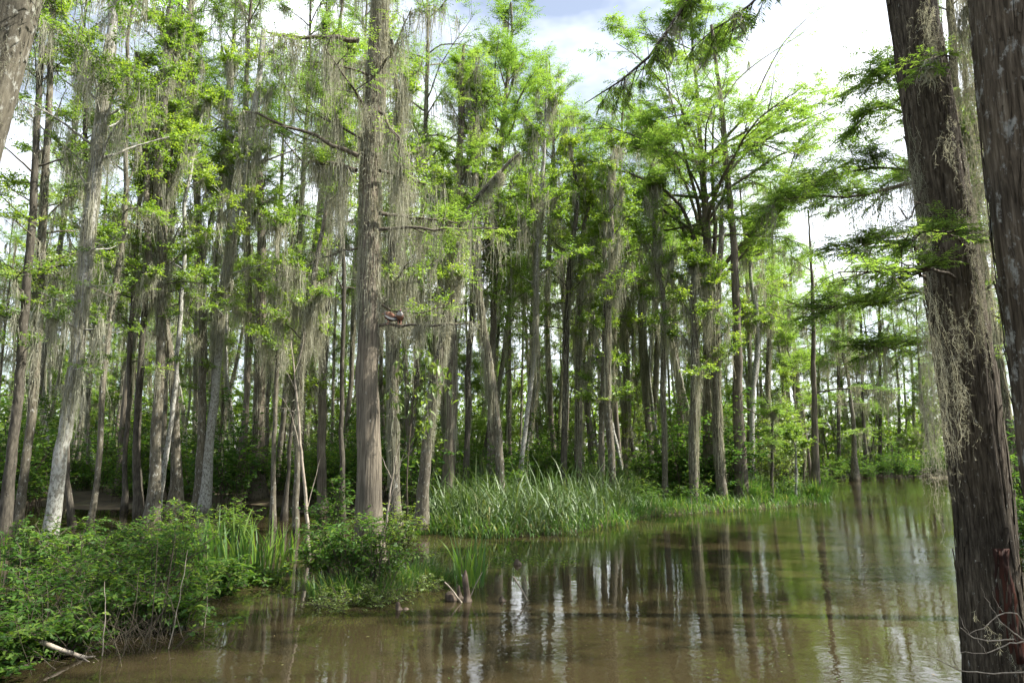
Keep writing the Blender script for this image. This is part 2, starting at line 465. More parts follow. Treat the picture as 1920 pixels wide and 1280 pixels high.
def trunk_mesh(rng, P, r, sides, rough=0.10, flare=None):
    """one trunk: swept ring with fluting, knots and a swollen foot"""
    n = len(P)
    V, F, _ = tubes(P[None], r[None], sides)
    V = V.reshape(n, sides, 3)
    th = np.arange(sides) * 2 * math.pi / sides
    zz = np.linspace(0, 1, n)[:, None]
    L = np.linalg.norm(P[-1] - P[0])
    f = np.zeros((n, sides))
    for k in range(2, 8):
        f += rng.normal(0, 1) * np.cos(k * th[None] + rng.uniform(0, 6.28) + rng.normal(0, 2.5) * zz) / k
    for k in range(10):
        c = rng.uniform(0, 1); a = rng.uniform(0, 6.28)
        f += 1.6 * rng.uniform(0.3, 1) * np.exp(-((zz - c) * L / 0.22) ** 2) * np.exp(-(np.angle(np.exp(1j * (th[None] - a))) / 0.5) ** 2)
    f += rng.normal(0, 0.25, (n, sides))
    if flare is not None:
        z = P[:, 2:3]
        fl = np.exp(-np.clip(z, 0, None) / flare[0]) * flare[1]
        lob = 0.5 + 0.5 * np.cos(rng.integers(4, 7) * th[None] + rng.uniform(0, 6))
        f = f + (fl * (0.55 + 0.75 * lob)) / max(rough, 1e-3)
    V = P[:, None, :] + (V - P[:, None, :]) * (1 + rough * f)[:, :, None]
    return V.reshape(-1, 3), F, np.full(n * sides, 0.5)


def random_branches(rng, P, r, nb, t0, t1, L, el, curv, n=9, prof=None, az0=None):
    s = np.concatenate([[0], np.cumsum(np.linalg.norm(np.diff(P, axis=0), axis=1))]); s /= s[-1]
    tt = np.sort(rng.uniform(t0, t1, nb))
    st = np.stack([np.interp(tt, s, P[:, i]) for i in range(3)], 1)
    rt = np.interp(tt, s, r)
    az = rng.uniform(0, 6.28) + np.arange(nb) * 2.4 + rng.normal(0, 0.35, nb)
    if az0 is not None:
        az = az0 + rng.normal(0, 0.5, nb)
    u = (tt - t0) / max(t1 - t0, 1e-6)
    pf = prof(u) if prof else 1.0 - 0.55 * u
    ln = L * pf * rng.uniform(0.6, 1.15, nb)
    e0 = R(el) + rng.normal(0, 0.18, nb) + 0.5 * u
    w = np.linspace(0, 1, n)[None]
    ea = e0[:, None] + R(curv) * w + np.cumsum(rng.normal(0, 0.10, (nb, n)), 1)
    aa = az[:, None] + np.cumsum(rng.normal(0, 0.17, (nb, n)), 1)
    d = np.stack([np.cos(ea) * np.cos(aa), np.cos(ea) * np.sin(aa), np.sin(ea)], -1)
    PB = st[:, None] + np.cumsum(d * (ln / (n - 1))[:, None, None], 1) - d[:, :1] * (ln / (n - 1))[:, None, None]
    r0 = np.minimum(0.55 * rt, 0.013 * ln + 0.010)
    RB = r0[:, None] * (1 - 0.85 * w) + 0.002
    return PB, RB, ln


def foliate(rng, PB, RB, ln, sp):
    """sub-branches, twigs, leaves and moss for a set of branches. returns limb tube lists per branch, leaves, moss"""
    nb, n, _ = PB.shape
    ns, nt, nl = sp['ns'], sp['nt'], sp['nl']
    limb = [[tubes(PB[i:i + 1], RB[i:i + 1], sp.get('k', 5))] for i in range(nb)]
    leaves, mo = [], []
    # sub-branches
    B = nb * ns
    q = np.repeat(np.arange(nb), ns)
    s = rng.uniform(sp.get('s0', 0.25), 1.0, B) * (n - 1.001)
    j = s.astype(int); f = (s - j)[:, None]
    st = PB[q, j] * (1 - f) + PB[q, j + 1] * f
    d0 = nrm(PB[q, j + 1] - PB[q, j])
    side = nrm(np.cross(d0, np.array([[0, 0, 1.0]])))
    sg = np.where(rng.random(B) < 0.5, -1, 1)[:, None]
    ang = rng.uniform(0.5, 1.2, B)[:, None]
    d1 = nrm(d0 * np.cos(ang) + side * sg * np.sin(ang) + np.array([[0, 0, 1.0]]) * rng.normal(sp.get('sub_up', 0.1), 0.28, B)[:, None])
    sl = np.minimum(ln[q] * 0.42, sp.get('submax', 1.6)) * rng.uniform(0.5, 1.2, B) * (1.15 - 0.5 * s / (n - 1))
    m = 5
    w = np.linspace(0, 1, m)
    wob = np.cumsum(rng.normal(0, 0.12, (B, m, 3)), 1); wob[:, :, 2] += sp.get('droop', -0.25) * w[None]
    dd = nrm(d1[:, None] + wob)
    stp = (sl / (m - 1))[:, None, None]
    PS = st[:, None] + np.cumsum(dd * stp, 1) - dd[:, :1] * stp
    rs = np.minimum(RB[q, j] * 0.7, 0.010 * sl + 0.003)
    RS = rs[:, None] * (1 - 0.8 * w[None]) + 0.0015
    V, F, _ = tubes(PS, RS, 3)
    V = V.reshape(B, m * 3, 3); F0 = F.reshape(B, -1, 4)[0]
    for i in range(B if sp.get('sub_geo', True) else 0):
        limb[q[i]].append((V[i], F0, np.full(m * 3, 0.5)))
    # twigs
    if nl > 0:
        T = B * nt
        qt = np.repeat(np.arange(B), nt)
        s2 = rng.uniform(0.15, 1.0, T) * (m - 1.001)
        j2 = s2.astype(int); f2 = (s2 - j2)[:, None]
        tp = PS[qt, j2] * (1 - f2) + PS[qt, j2 + 1] * f2
        td = nrm(PS[qt, j2 + 1] - PS[qt, j2])
        tside = nrm(np.cross(td, np.array([[0, 0, 1.0]]) + rng.normal(0, 0.15, (T, 3))))
        tsg = np.where(rng.random(T) < 0.5, -1, 1)[:, None]
        ta = rng.uniform(0.3, 1.2, T)[:, None]
        td = nrm(td * np.cos(ta) + tside * tsg * np.sin(ta) + np.array([[0, 0, 1.0]]) * rng.normal(sp.get('twig_up', 0.0), 0.22, T)[:, None])
        tl = sp['lt'] * rng.uniform(0.55, 1.2, T)
        # keep fraction for open crowns: drop whole sub-branches' foliage
        keepb = rng.random(B) < sp.get('keep', 0.9)
        ok = keepb[qt]
        tp, td, tl = tp[ok], td[ok], tl[ok]; T = len(tp)
        crnd = rng.uniform(0, 1, B)[qt][ok]
        if sp.get('twig_geo', True) and T:
            TP = np.stack([tp, tp + td * tl[:, None]], 1)
            Vt, Ft, _ = tubes(TP, np.tile([[sp.get('tw_r', 0.004), 0.0015]], (T, 1)), 3)
            Vt = Vt.reshape(T, 6, 3); Ft0 = Ft.reshape(T, -1, 4)[0]
            bq = q[qt][ok]
            for b in range(nb):
                mk = bq == b
                k_ = int(mk.sum())
                if k_:
                    FF = (Ft0[None] + (np.arange(k_) * 6)[:, None, None]).reshape(-1, 4)
                    limb[b].append((Vt[mk].reshape(-1, 3), FF, np.full(k_ * 6, 0.5)))
        if T:
            N = T * nl
            ql = np.repeat(np.arange(T), nl)
            u = (np.tile((np.arange(nl) + 0.6) / nl, T) + rng.uniform(-0.3, 0.3, N) / nl)
            lp = tp[ql] + td[ql] * (tl[ql] * u)[:, None]
            sgn = np.where(np.tile(np.arange(nl), T) % 2 == 0, -1, 1)[:, None]
            tsd = nrm(np.cross(td, np.array([[0, 0, 1.0]])))[ql]
            if sp['leaf'] == 'cyp':
                dl = td[ql] * 0.65 + tsd * sgn * 0.8 + rng.normal(0, 0.13, (N, 3)) + np.array([[0, 0, -0.12]])
                nmv = np.array([[0, 0, 1.0]]) + rng.normal(0, 0.30, (N, 3))
                fold = 0.03
            else:
                dl = td[ql] * 0.6 + tsd * sgn * 0.75 + rng.normal(0, 0.45, (N, 3)) + np.array([[0, 0, -0.2]])
                nmv = np.array([[0, 0, 1.0]]) + rng.normal(0, 0.55, (N, 3))
                fold = 0.10
            sz = rng.uniform(0.6, 1.25, N)
            rv = np.clip(0.5 * crnd[ql] + 0.5 * rng.uniform(0, 1, N), 0, 1)
            if sp.get('trim', False):      # high above what the camera sees: fewer, larger leaves
                rel = lp - np.array([[0, 0, CAM_H]])
                zc = rel[:, 1] * CP + rel[:, 2] * SP
                up = (640 - FPX * (-rel[:, 1] * SP + rel[:, 2] * CP) / np.maximum(zc, 0.5)) < -110
                kp = ~up | (rng.random(N) < 0.07)
                sz = np.where(up, sz * 3.0, sz)
                lp, dl, nmv, sz, rv = lp[kp], dl[kp], nmv[kp], sz[kp], rv[kp]
            leaves.append(kites(lp, dl, nmv, sp['ll'] * sz, sp['lw'] * sz, rv, fold=fold, mid=0.45))
    # moss festoons under branches and sub-branches
    nm_ = sp.get('moss', 0)
    if nm_ > 0:
        A = rng.poisson(nm_, nb)
        qa = np.repeat(np.arange(nb), A)
        K = len(qa)
        if K:
            use_sub = rng.random(K) < 0.5
            sm = rng.uniform(0.12, 1, K) * (n - 1.001); jm = sm.astype(int); fm = (sm - jm)[:, None]
            pa = PB[qa, jm] * (1 - fm) + PB[qa, jm + 1] * fm
            da = nrm(PB[qa, jm + 1] - PB[qa, jm])
            isub = qa * ns + rng.integers(0, ns, K)
            jj = rng.integers(0, m - 1, K)
            pa = np.where(use_sub[:, None], PS[isub, jj], pa)
            da = np.where(use_sub[:, None], nrm(PS[isub, jj + 1] - PS[isub, jj]), da)
            Lm = sp.get('mossL', 0.9) * rng.uniform(0.35, 1.5, K)
            per = sp.get('mper', 16)
            qs = np.repeat(np.arange(K), per)
            uu = rng.normal(0, 1, K * per)
            wd = (0.045 + 0.10 * Lm)[qs]
            p0 = pa[qs] + da[qs] * (uu * wd)[:, None] + rng.normal(0, 0.025, (K * per, 3))
            l0 = Lm[qs] * np.exp(-0.4 * uu ** 2) * rng.uniform(0.35, 1.1, K * per)
            mo.append(moss_strands(rng, p0, l0, rng.uniform(0.6, 1.3, K * per) * sp.get('mw', 0.014), hairs=sp.get('mh', 3), hl=sp.get('mhl', 0.07), hw=sp.get('mhw', 0.010)))
    return limb, leaves, mo


def trunk_moss(rng, P, r, z0, z1, count, L, sp):
    s = np.linspace(0, 1, len(P))
    zz = rng.uniform(z0, z1, count)
    t = np.interp(zz, P[:, 2], s)
    c = np.stack([np.interp(t, s, P[:, i]) for i in range(3)], 1)
    rr = np.interp(t, s, r)
    a = rng.uniform(0, 6.28, count)
    c[:, 0] += np.cos(a) * rr * 1.12; c[:, 1] += np.sin(a) * rr * 1.12
    ln = L * rng.uniform(0.3, 1.2, count)
    return moss_strands(rng, c, ln, rng.uniform(0.6, 1.4, count) * sp.get('mw', 0.014), hairs=sp.get('mh', 5), sway=0.03, hl=sp.get('mhl', 0.06), hw=sp.get('mhw', 0.010))


def spec(leaf, d, dens=1.0, moss=0.0, **kw):
    """defaults by foliage kind and by distance (bigger, fewer leaves farther off)"""
    g_ = min(2.6, max(0.8, d / 16.0))
    if leaf == 'cyp':
        sp = dict(leaf='cyp', ns=10, nt=int(11 * dens), nl=11, lt=0.45 * g_ ** 0.4, ll=0.092 * g_ ** 0.5, lw=0.020 * g_ ** 0.6,
                  sub_up=0.08, droop=-0.15, twig_up=-0.02, submax=1.9, keep=0.92)
    elif leaf == 'broad':
        sp = dict(leaf='broad', ns=8, nt=int(round(9 * dens)), nl=8, lt=0.36 * g_ ** 0.4, ll=0.088 * g_ ** 0.4, lw=0.041 * g_ ** 0.4,
                  sub_up=0.2, droop=-0.2, twig_up=0.1, submax=1.3, keep=0.88)
    else:
        sp = dict(leaf=None, ns=3, nt=0, nl=0, lt=0.3, ll=0.1, lw=0.05, submax=0.8)
    sp.update(moss=moss, mw=0.0150 * g_ ** 0.8, mhw=0.012 * g_ ** 0.8, mhl=0.11 * g_ ** 0.4, mper=27, mh=2 if d < 22 else 1, twig_geo=d < 15.5, sub_geo=d < 28)
    sp.update(kw)
    return sp


LEAFM = {'cyp': 'cyp', 'broad': 'leaf'}


def assemble(root, base, tv, limbs, leaves, mo, bark, leafm, crown_name='crown', limb_split=True):
    o = np.array([[base[0], base[1], base[2]]])
    parts = []
    V, F, r_ = tv
    if not limb_split and limbs:
        V, F, r_ = join([(V, F, r_)] + [x for lb in limbs for x in lb])
    link('trunk', make_mesh('trunk', V - o, F, M[bark], r_, smooth=True), root)
    if limb_split:
        for lb in limbs:
            V, F, r_ = join(lb)
            link('limb', make_mesh('limb', V - o, F, M[bark], r_, smooth=True), root)
    if leaves:
        V, F, r_ = join(leaves)
        c = link(crown_name, make_mesh(crown_name, V - o, F, M[leafm], r_), root); c['kind'] = 'stuff'
    if mo:
        V, F, r_ = join(mo)
        c = link('spanish_moss', make_mesh('spanish_moss', V - o, F, M['moss'], r_), root); c['kind'] = 'stuff'


TRACE = {}


def hero(name, label, trace, d=None, seed=0, bark='grey', leaf='broad', H=17.0, nb=20, z_lo=6.0, L=2.6, el=25, curv=10, dens=1.0,
         moss=1.5, mossL=0.9, tm=None, sprouts=None, limbs=(), flare=(0.5, 0.35), sides=18, cat='tree', group=None, rough=0.07, kspec=None,
         top_r=0.05, prof=None, lean_keep=0.6, z_hi=None, forks=()):
    """a tree whose stem follows the photograph: trace = [(px, py, width_px), ...] from the foot up"""
    rng = np.random.default_rng(seed + 1000)
    if d is None:
        d = gdepth(trace[0][1])
    pts, rad = [], []
    for px, py, wd in trace:
        p = at(px, py, d)
        dist = np.linalg.norm(p - np.array([0, 0, CAM_H]))
        pts.append(p); rad.append(0.42 * wd * math.cos(math.atan((px - 960) / FPX)) * (d / ray(px, py)[1]) / FPX)
    pts = np.array(pts); rad = np.array(rad)
    pts[:, 1] += np.interp(pts[:, 2], [0, 5, 10, 16], [0, 0, 1, 1]) * rng.normal(0, 0.5)
    if pts[0, 2] > -0.35:
        e = pts[0] - (pts[1] - pts[0]) / max(pts[1, 2] - pts[0, 2], 0.1) * (pts[0, 2] + 0.35)
        pts = np.vstack([e, pts]); rad = np.concatenate([[rad[0] * 1.1], rad])
    if pts[-1, 2] < H:
        dv = (pts[-1] - pts[-2]) / max(pts[-1, 2] - pts[-2, 2], 0.1)
        dv = dv * np.array([lean_keep, lean_keep, 1])
        ztop = pts[-1, 2]
        k = 4
        for i in range(1, k + 1):
            f = i / k
            q = pts[-1] + dv * (H - ztop) / k + np.append(rng.normal(0, 0.12, 2), 0)
            pts = np.vstack([pts, q]); rad = np.append(rad, rad[-1] * (1 - 0.55 * f / k * 2) if i < k else top_r)
        rad = np.maximum(rad, top_r)
    nr = int(np.clip((pts[-1, 2] - pts[0, 2]) / 0.30, 20, 80))
    P, r = resample(pts, rad, nr)
    wv = np.cumsum(rng.normal(0, 0.012, (nr, 2)), 0); wv -= np.linspace(0, 1, nr)[:, None] * wv[-1]
    P[:, :2] += wv
    base = P[np.argmin(np.abs(P[:, 2]))].copy(); base[2] = 0.0
    root = thing(name, label, cat, base, group)
    tv = trunk_mesh(rng, P, r, sides, rough=rough, flare=flare)
    sp = spec(leaf, d, dens, moss, mossL=mossL, trim=True)
    if kspec:
        sp.update(kspec)
    LB, LV, MO = [], [], []
    hz = P[:, 2]
    tz = lambda z: float(np.interp(z, hz, np.linspace(0, 1, len(hz))))
    stems = [(P, r, z_lo, nb)]
    for fk in forks:          # extra stems leaving the trunk: pixel polylines, last = radius px
        fp = np.array([at(x, y, d + dd) for x, y, dd in fk['pts']])
        fr = np.linspace(fk['w0'], fk['w1'], len(fp)) * 0.5 * d / FPX
        FP, FR = resample(fp, fr, 24)
        FP[:, :2] += np.cumsum(rng.normal(0, 0.01, (24, 2)), 0)
        LB.append([trunk_mesh(rng, FP, FR, 12, rough=rough)])
        if fk.get('nb', 6):
            PB, RB, ln = random_branches(rng, FP, FR, fk.get('nb', 6), 0.25, 0.98, L * 0.8, el, curv, prof=prof)
            a, b, c = foliate(rng, PB, RB, ln, sp); LB += a; LV += b; MO += c
        if tm:
            MO.append(trunk_moss(rng, FP, FR, FP[0, 2], FP[-1, 2], int(tm[2] * 0.4), tm[3], sp))
    if nb:
        PB, RB, ln = random_branches(rng, P, r, nb, tz(z_lo), tz(z_hi) if z_hi else 0.985, L, el, curv, prof=prof)
        a, b, c = foliate(rng, PB, RB, ln, sp); LB += a; LV += b; MO += c
    if sprouts:
        n_, za, zb, Ls = sprouts
        PB, RB, ln = random_branches(rng, P, r, n_, tz(za), tz(zb), Ls, 15, 10, prof=lambda u: np.ones_like(u))
        s2 = dict(sp, ns=4, nt=5, moss=sp['moss'] * 0.3, lt=sp['lt'] * 0.8)
        a, b, c = foliate(rng, PB, RB, ln, s2); LB += a; LV += b; MO += c
    for lm in limbs:
        lp = np.array([at(x, y, d + dd) for x, y, dd in lm['pts']])
        Q, q = resample(lp, np.linspace(lm['r0'], lm['r1'], len(lp)), 9)
        Q[1:] += rng.normal(0, lm.get('jit', 0.02), (8, 3))
        s3 = dict(sp); s3.update(lm.get('sp', {}))
        ll_ = np.array([lm.get('L', np.linalg.norm(Q[-1] - Q[0]))])
        a, b, c = foliate(rng, Q[None], q[None], ll_, s3)
        if not lm.get('leafy', True):
            b = []
        LB += a; LV += b; MO += c
    if tm:
        za, zb, cnt, tl = tm
        cnt = int(cnt * (1.3 if d < 24 else 0.9))
        MO.append(trunk_moss(rng, P, r, za, zb, cnt, tl, sp))
    assemble(root, base, tv, LB, LV, MO, bark, LEAFM.get(leaf, 'leaf'))
    TRACE[name] = (P, r)
    return root, P, r

# ------------------------------------------------------------------ the trees one can follow in the photograph
LG = 'trees standing in the flooded wood on the left'
CG = 'trees behind the reed bed'
# --- the big cypress with the ducks
MD = float(MAIN_BASE[1])
hero('cypress_tree', 'big brown cypress on the grassy tussock, with two ducks on its low branch',
     [(688, 1100, 84), (688, 1000, 66), (689, 940, 58), (690, 800, 53), (690, 640, 50), (691, 560, 46), (690, 430, 43), (691, 300, 44), (698, 120, 40), (704, 0, 36)],
     d=MD, seed=1, bark='cbark', leaf='cyp', H=18.5, nb=20, z_lo=7.4, L=2.3, el=12, curv=-5, dens=0.8, moss=5.5, mossL=1.35,
     tm=(5.0, 13.0, 2000, 0.8), sides=40, rough=0.05, flare=(0.35, 0.30),
     kspec=dict(ns=6),
     limbs=[dict(pts=[(672, 292, 0), (610, 262, -.1), (540, 235, -.2), (455, 203, -.3)], r0=0.055, r1=0.02, leafy=False, sp=dict(moss=7, mossL=0.8, ns=3)),
            dict(pts=[(668, 320, 0), (630, 306, .1), (575, 305, .2)], r0=0.06, r1=0.03, sp=dict(moss=10, mossL=1.6, ns=4)),
            dict(pts=[(672, 75, 0), (620, 68, -.3), (560, 70, -.5), (500, 60, -.7)], r0=0.06, r1=0.02, sp=dict(moss=16, mossL=1.7, ns=6)),
            dict(pts=[(705, 612, 0), (760, 611, -.05), (806, 613, -.1), (845, 606, -.15), (882, 604, -.2)], r0=0.034, r1=0.012, leafy=False, L=0.5, sp=dict(moss=8, mossL=0.55, ns=2)),
            dict(pts=[(670, 465, 0), (640, 470, .1), (600, 485, .2), (575, 500, .2)], r0=0.025, r1=0.008, leafy=False, sp=dict(moss=5, mossL=0.9, ns=2)),
            dict(pts=[(712, 210, 0), (735, 240, -.2), (750, 270, -.3), (756, 330, -.35)], r0=0.04, r1=0.02, sp=dict(moss=16, mossL=2.0, ns=5)),
            dict(pts=[(712, 400, 0), (740, 400, .2), (790, 410, .3), (870, 415, .2)], r0=0.05, r1=0.015, sp=dict(moss=8, mossL=1.5, ns=9, nt=10)),
            dict(pts=[(712, 430, 0), (770, 425, -.3), (840, 430, -.5), (930, 428, -.6)], r0=0.04, r1=0.012, sp=dict(moss=6, mossL=1.0, ns=9, nt=10)),
            dict(pts=[(712, 320, 0), (760, 330, .5), (800, 345, .8)], r0=0.04, r1=0.02, sp=dict(moss=10, mossL=1.6, ns=6)),
            dict(pts=[(704, 560, 0), (735, 585, .3), (780, 590, .4), (840, 575, .5)], r0=0.03, r1=0.01, sp=dict(moss=7, mossL=0.9, ns=4, nt=5))])

# --- left edge and left wood
hero('tupelo_tree', 'pale lichen-white trunk leaning right behind the left shrubs, brightest on the left',
     [(84, 1066, 42), (100, 990, 37), (118, 860, 33), (133, 780, 31), (147, 680, 29), (158, 560, 30), (172, 400, 28), (188, 250, 27), (203, 90, 24), (208, 0, 22)],
     seed=2, bark='pale', leaf='broad', H=18, nb=26, z_lo=7.2, L=2.3, dens=0.95, moss=3.4, mossL=1.4, tm=(3.4, 12, 1000, 0.9), sprouts=(12, 3.6, 9, 1.0), sides=28, group=LG)
hero('tupelo_tree', 'slim grey trunk leaning right at the left edge, just beside a darker one',
     [(30, 1002, 23), (52, 870, 21), (72, 690, 20), (88, 540, 18), (104, 350, 16), (115, 160, 14), (120, 0, 12)],
     seed=3, bark='grey', H=19, nb=20, z_lo=6.5, L=2.2, moss=2.6, mossL=1.2, tm=(4, 11, 350, 0.6), sprouts=(6, 4.5, 8, 0.9), group=LG)
hero('tupelo_tree', 'dark thick trunk at the extreme left edge of the flooded wood',
     [(8, 1000, 34), (22, 850, 27), (40, 650, 24), (50, 480, 22), (62, 300, 18), (70, 120, 15)],
     d=19.5, seed=4, bark='dark', H=19, nb=20, z_lo=5.5, L=2.3, moss=2.6, mossL=1.3, sprouts=(6, 4.2, 7, 0.9), group=LG)
hero('tupelo_tree', 'slim trunk with a kinked foot, close right of the white leaning trunk',
     [(136, 985, 17), (126, 900, 13), (128, 820, 13), (148, 700, 13), (163, 520, 12), (172, 330, 11), (176, 120, 10)],
     seed=5, bark='dark', H=15.5, nb=15, z_lo=6.5, L=1.8, moss=2.0, tm=(5, 10, 200, .5), group=LG)
hero('tupelo_tree', 'slim trunk with a rusty orange foot, right of the white leaning trunk',
     [(165, 995, 16), (176, 930, 14), (186, 850, 14), (191, 720, 14), (198, 560, 13), (208, 400, 12), (216, 220, 11), (222, 60, 9)],
     seed=6, bark='grey', H=18.5, nb=17, z_lo=6.2, L=2.0, moss=2.0, mossL=1.1, tm=(5, 11, 260, .5), sprouts=(4, 4.5, 7, 0.8), group=LG)
hero('tupelo_tree', 'thin dark wavy trunk in shade left of the first big grey stem',
     [(232, 958, 15), (234, 860, 11), (243, 760, 11), (247, 640, 11), (262, 520, 10), (272, 380, 9)],
     seed=7, bark='dark', H=15, nb=14, z_lo=6.0, L=1.8, moss=2.2, group=LG)
hero('tupelo_tree', 'twin-stemmed dark trunk touching the left side of the big grey stem',
     [(264, 978, 26), (258, 880, 20), (262, 780, 17), (272, 660, 15), (287, 520, 14), (292, 400, 12)],
     seed=8, bark='dark', H=15, nb=16, z_lo=6.2, L=1.9, moss=2.2, group=LG)
hero('tupelo_tree', 'tall grey lichen-spotted stem that forks high up under hanging moss, left of centre wood',
     [(281, 984, 36), (287, 900, 27), (292, 800, 24), (299, 640, 21), (302, 500, 20), (297, 400, 21), (290, 335, 22), (300, 260, 18), (306, 120, 16), (310, 0, 13)],
     seed=9, bark='grey', H=18.5, nb=24, z_lo=7.0, L=2.3, moss=3.0, mossL=1.25, tm=(6.5, 11.5, 600, .8), sprouts=(5, 5, 8, .9), sides=24, group=LG,
     forks=[dict(pts=[(287, 560, 0), (278, 470, 0), (270, 380, .1), (276, 320, .2), (262, 220, .3), (255, 100, .4)], w0=13, w1=8, nb=8)])
hero('tupelo_tree', 'grey stem with a broad dark swollen foot, second of the big left stems',
     [(328, 974, 38), (331, 900, 27), (330, 800, 22), (325, 690, 20), (318, 590, 18), (325, 480, 15), (338, 340, 13), (345, 180, 12)],
     seed=10, bark='grey', H=18.5, nb=20, z_lo=6.5, L=2.1, moss=2.6, mossL=1.1, tm=(5, 10, 400, .6), sides=24, flare=(0.7, 0.6), group=LG)
hero('tupelo_tree', 'straight grey stem crossing behind the forked leaning one, third big left stem',
     [(368, 962, 24), (373, 860, 19), (377, 740, 18), (379, 620, 17), (375, 480, 16), (371, 320, 15), (366, 150, 13), (362, 0, 11)],
     seed=11, bark='grey', H=19, nb=22, z_lo=7.0, L=2.2, moss=2.6, mossL=1.2, tm=(6, 12, 450, .6), sprouts=(5, 4.5, 8, .9), sides=22, group=LG)
hero('tupelo_tree', 'pale sunlit stem leaning right and forking at a mossy crotch, fourth big left stem',
     [(384, 962, 30), (392, 870, 23), (402, 770, 19), (412, 680, 18), (424, 570, 18), (440, 470, 21), (452, 400, 17), (470, 300, 15), (486, 190, 13), (498, 60, 11)],
     seed=12, bark='pale', H=18.5, nb=20, z_lo=7.5, L=2.3, moss=3.6, mossL=1.5, tm=(6.8, 11.5, 800, 1.0), sides=24, group=LG,
     forks=[dict(pts=[(437, 480, 0), (430, 420, 0), (434, 340, .1), (428, 240, .2), (432, 120, .3)], w0=16, w1=9, nb=8)])
hero('tupelo_tree', 'thin trunk leaning right behind the swollen-footed stem',
     [(304, 935, 13), (318, 830, 11), (330, 740, 10), (338, 600, 10), (340, 450, 9)],
     d=24, seed=13, bark='pale', H=16, nb=14, z_lo=7, L=1.9, moss=2.2, group=LG)
hero('cypress_tree', 'dark buttressed cypress standing back in the left wood',
     [(482, 940, 40), (484, 890, 30), (486, 780, 24), (488, 640, 22), (492, 480, 20), (490, 330, 17)],
     seed=14, bark='cbark', leaf='cyp', H=18, nb=20, z_lo=6, L=2.6, el=10, moss=4, mossL=1.2, tm=(3.5, 12, 500, .9), flare=(1.0, .5), group=LG)
hero('tupelo_tree', 'slim pale trunk rising just left of the dead white sapling, moss hanging at its head',
     [(512, 990, 14), (514, 900, 11), (516, 800, 10), (518, 720, 9), (524, 600, 9), (530, 460, 8)],
     seed=15, bark='grey', leaf='broad', H=10, nb=12, z_lo=4.2, L=1.5, moss=5, mossL=1.3, group=LG)
hero('tupelo_tree', 'small crooked trunk in shade between the slim pale trunk and the dead sapling',
     [(533, 975, 15), (538, 900, 8), (545, 820, 8), (552, 740, 7)],
     seed=16, bark='dark', H=8, nb=10, z_lo=3.6, L=1.4, moss=3, group=LG)
hero('cypress_tree', 'straight dark brown cypress just left of the big cypress with the ducks',
     [(604, 964, 22), (604, 880, 20), (606, 760, 19), (609, 620, 18), (611, 460, 17), (608, 300, 16), (604, 150, 14), (602, 40, 12)],
     seed=17, bark='cbark', leaf='cyp', H=17, nb=24, z_lo=7.0, L=2.1, el=10, moss=4.0, mossL=1.3, tm=(5, 13, 500, .8), group=LG)
hero('tupelo_tree', 'mossy slender tree leaning right behind the dead white sapling',
     [(556, 940, 14), (562, 820, 12), (568, 680, 12), (580, 560, 12), (592, 470, 10), (612, 340, 9)],
     d=20, seed=18, bark='grey', leaf='broad', H=13, nb=14, z_lo=5, L=1.7, moss=5, mossL=1.4, tm=(3, 8, 400, .9), group=LG)
hero('tupelo_tree', 'thin dark trunk half hidden behind the left side of the big cypress',
     [(640, 950, 14), (638, 820, 11), (640, 680, 10), (644, 520, 9), (640, 360, 9)],
     d=24, seed=19, bark='dark', leaf='broad', H=17, nb=15, z_lo=7, L=2, moss=3.5, mossL=1.2, group=LG)

# --- centre
hero('tupelo_tree', 'grey trunk with mossy foot at the left end of the reed bed, bending right above',
     [(790, 998, 36), (793, 930, 27), (797, 860, 24), (806, 780, 22), (822, 700, 21), (836, 610, 20), (846, 520, 19), (858, 440, 18), (872, 400, 16)],
     seed=20, bark='grey', leaf='broad', H=8.3, nb=9, z_lo=6.0, L=1.4, moss=5, mossL=1.4, tm=(3.0, 8, 900, .9), sides=24, flare=(0.35, 0.3), group=CG, top_r=0.08,
     limbs=[dict(pts=[(868, 408, 0), (900, 365, -.1), (935, 322, -.2), (974, 288, -.3)], r0=0.10, r1=0.05, leafy=False, L=0.6, sp=dict(moss=26, mossL=0.55, ns=3))])
hero('tupelo_tree', 'moss-shrouded trunk close right of the big cypress',
     [(748, 990, 26), (746, 860, 22), (742, 700, 20), (738, 560, 20), (736, 400, 18), (734, 260, 16)],
     d=17, seed=21, bark='grey', leaf='broad', H=13.5, nb=16, z_lo=5.5, L=1.8, moss=6, mossL=1.8, tm=(2.5, 12, 1500, 1.2), group=CG)
hero('cypress_tree', 'brown straight trunk behind the left end of the reeds',
     [(842, 905, 30), (846, 850, 26), (850, 760, 23), (852, 640, 21), (858, 500, 18), (862, 360, 16), (868, 200, 14)],
     d=26, seed=22, bark='cbark', leaf='cyp', H=19, nb=24, z_lo=8, L=2.7, el=25, curv=15, moss=2.6, mossL=1.4, tm=(3, 14, 700, 1.1), group=CG)
hero('tupelo_tree', 'slim dark trunk right of the brown straight trunk behind the reeds',
     [(872, 905, 16), (874, 800, 12), (876, 680, 12), (884, 560, 11), (890, 420, 10)],
     d=27, seed=23, bark='dark', leaf='broad', H=18, nb=16, z_lo=8, L=2.2, moss=3, mossL=1.4, tm=(4, 12, 300, 1), group=CG)
hero('tupelo_tree', 'pale trunk leaning left above the reeds, left of the thin right-leaning one',
     [(936, 890, 20), (932, 810, 18), (926, 740, 18), (914, 650, 17), (902, 570, 17), (897, 480, 15), (892, 360, 13)],
     d=26, seed=24, bark='grey', leaf='broad', H=18, nb=20, z_lo=9, L=2.5, moss=3, mossL=1.6, tm=(4, 14, 900, 1.3), group=CG)
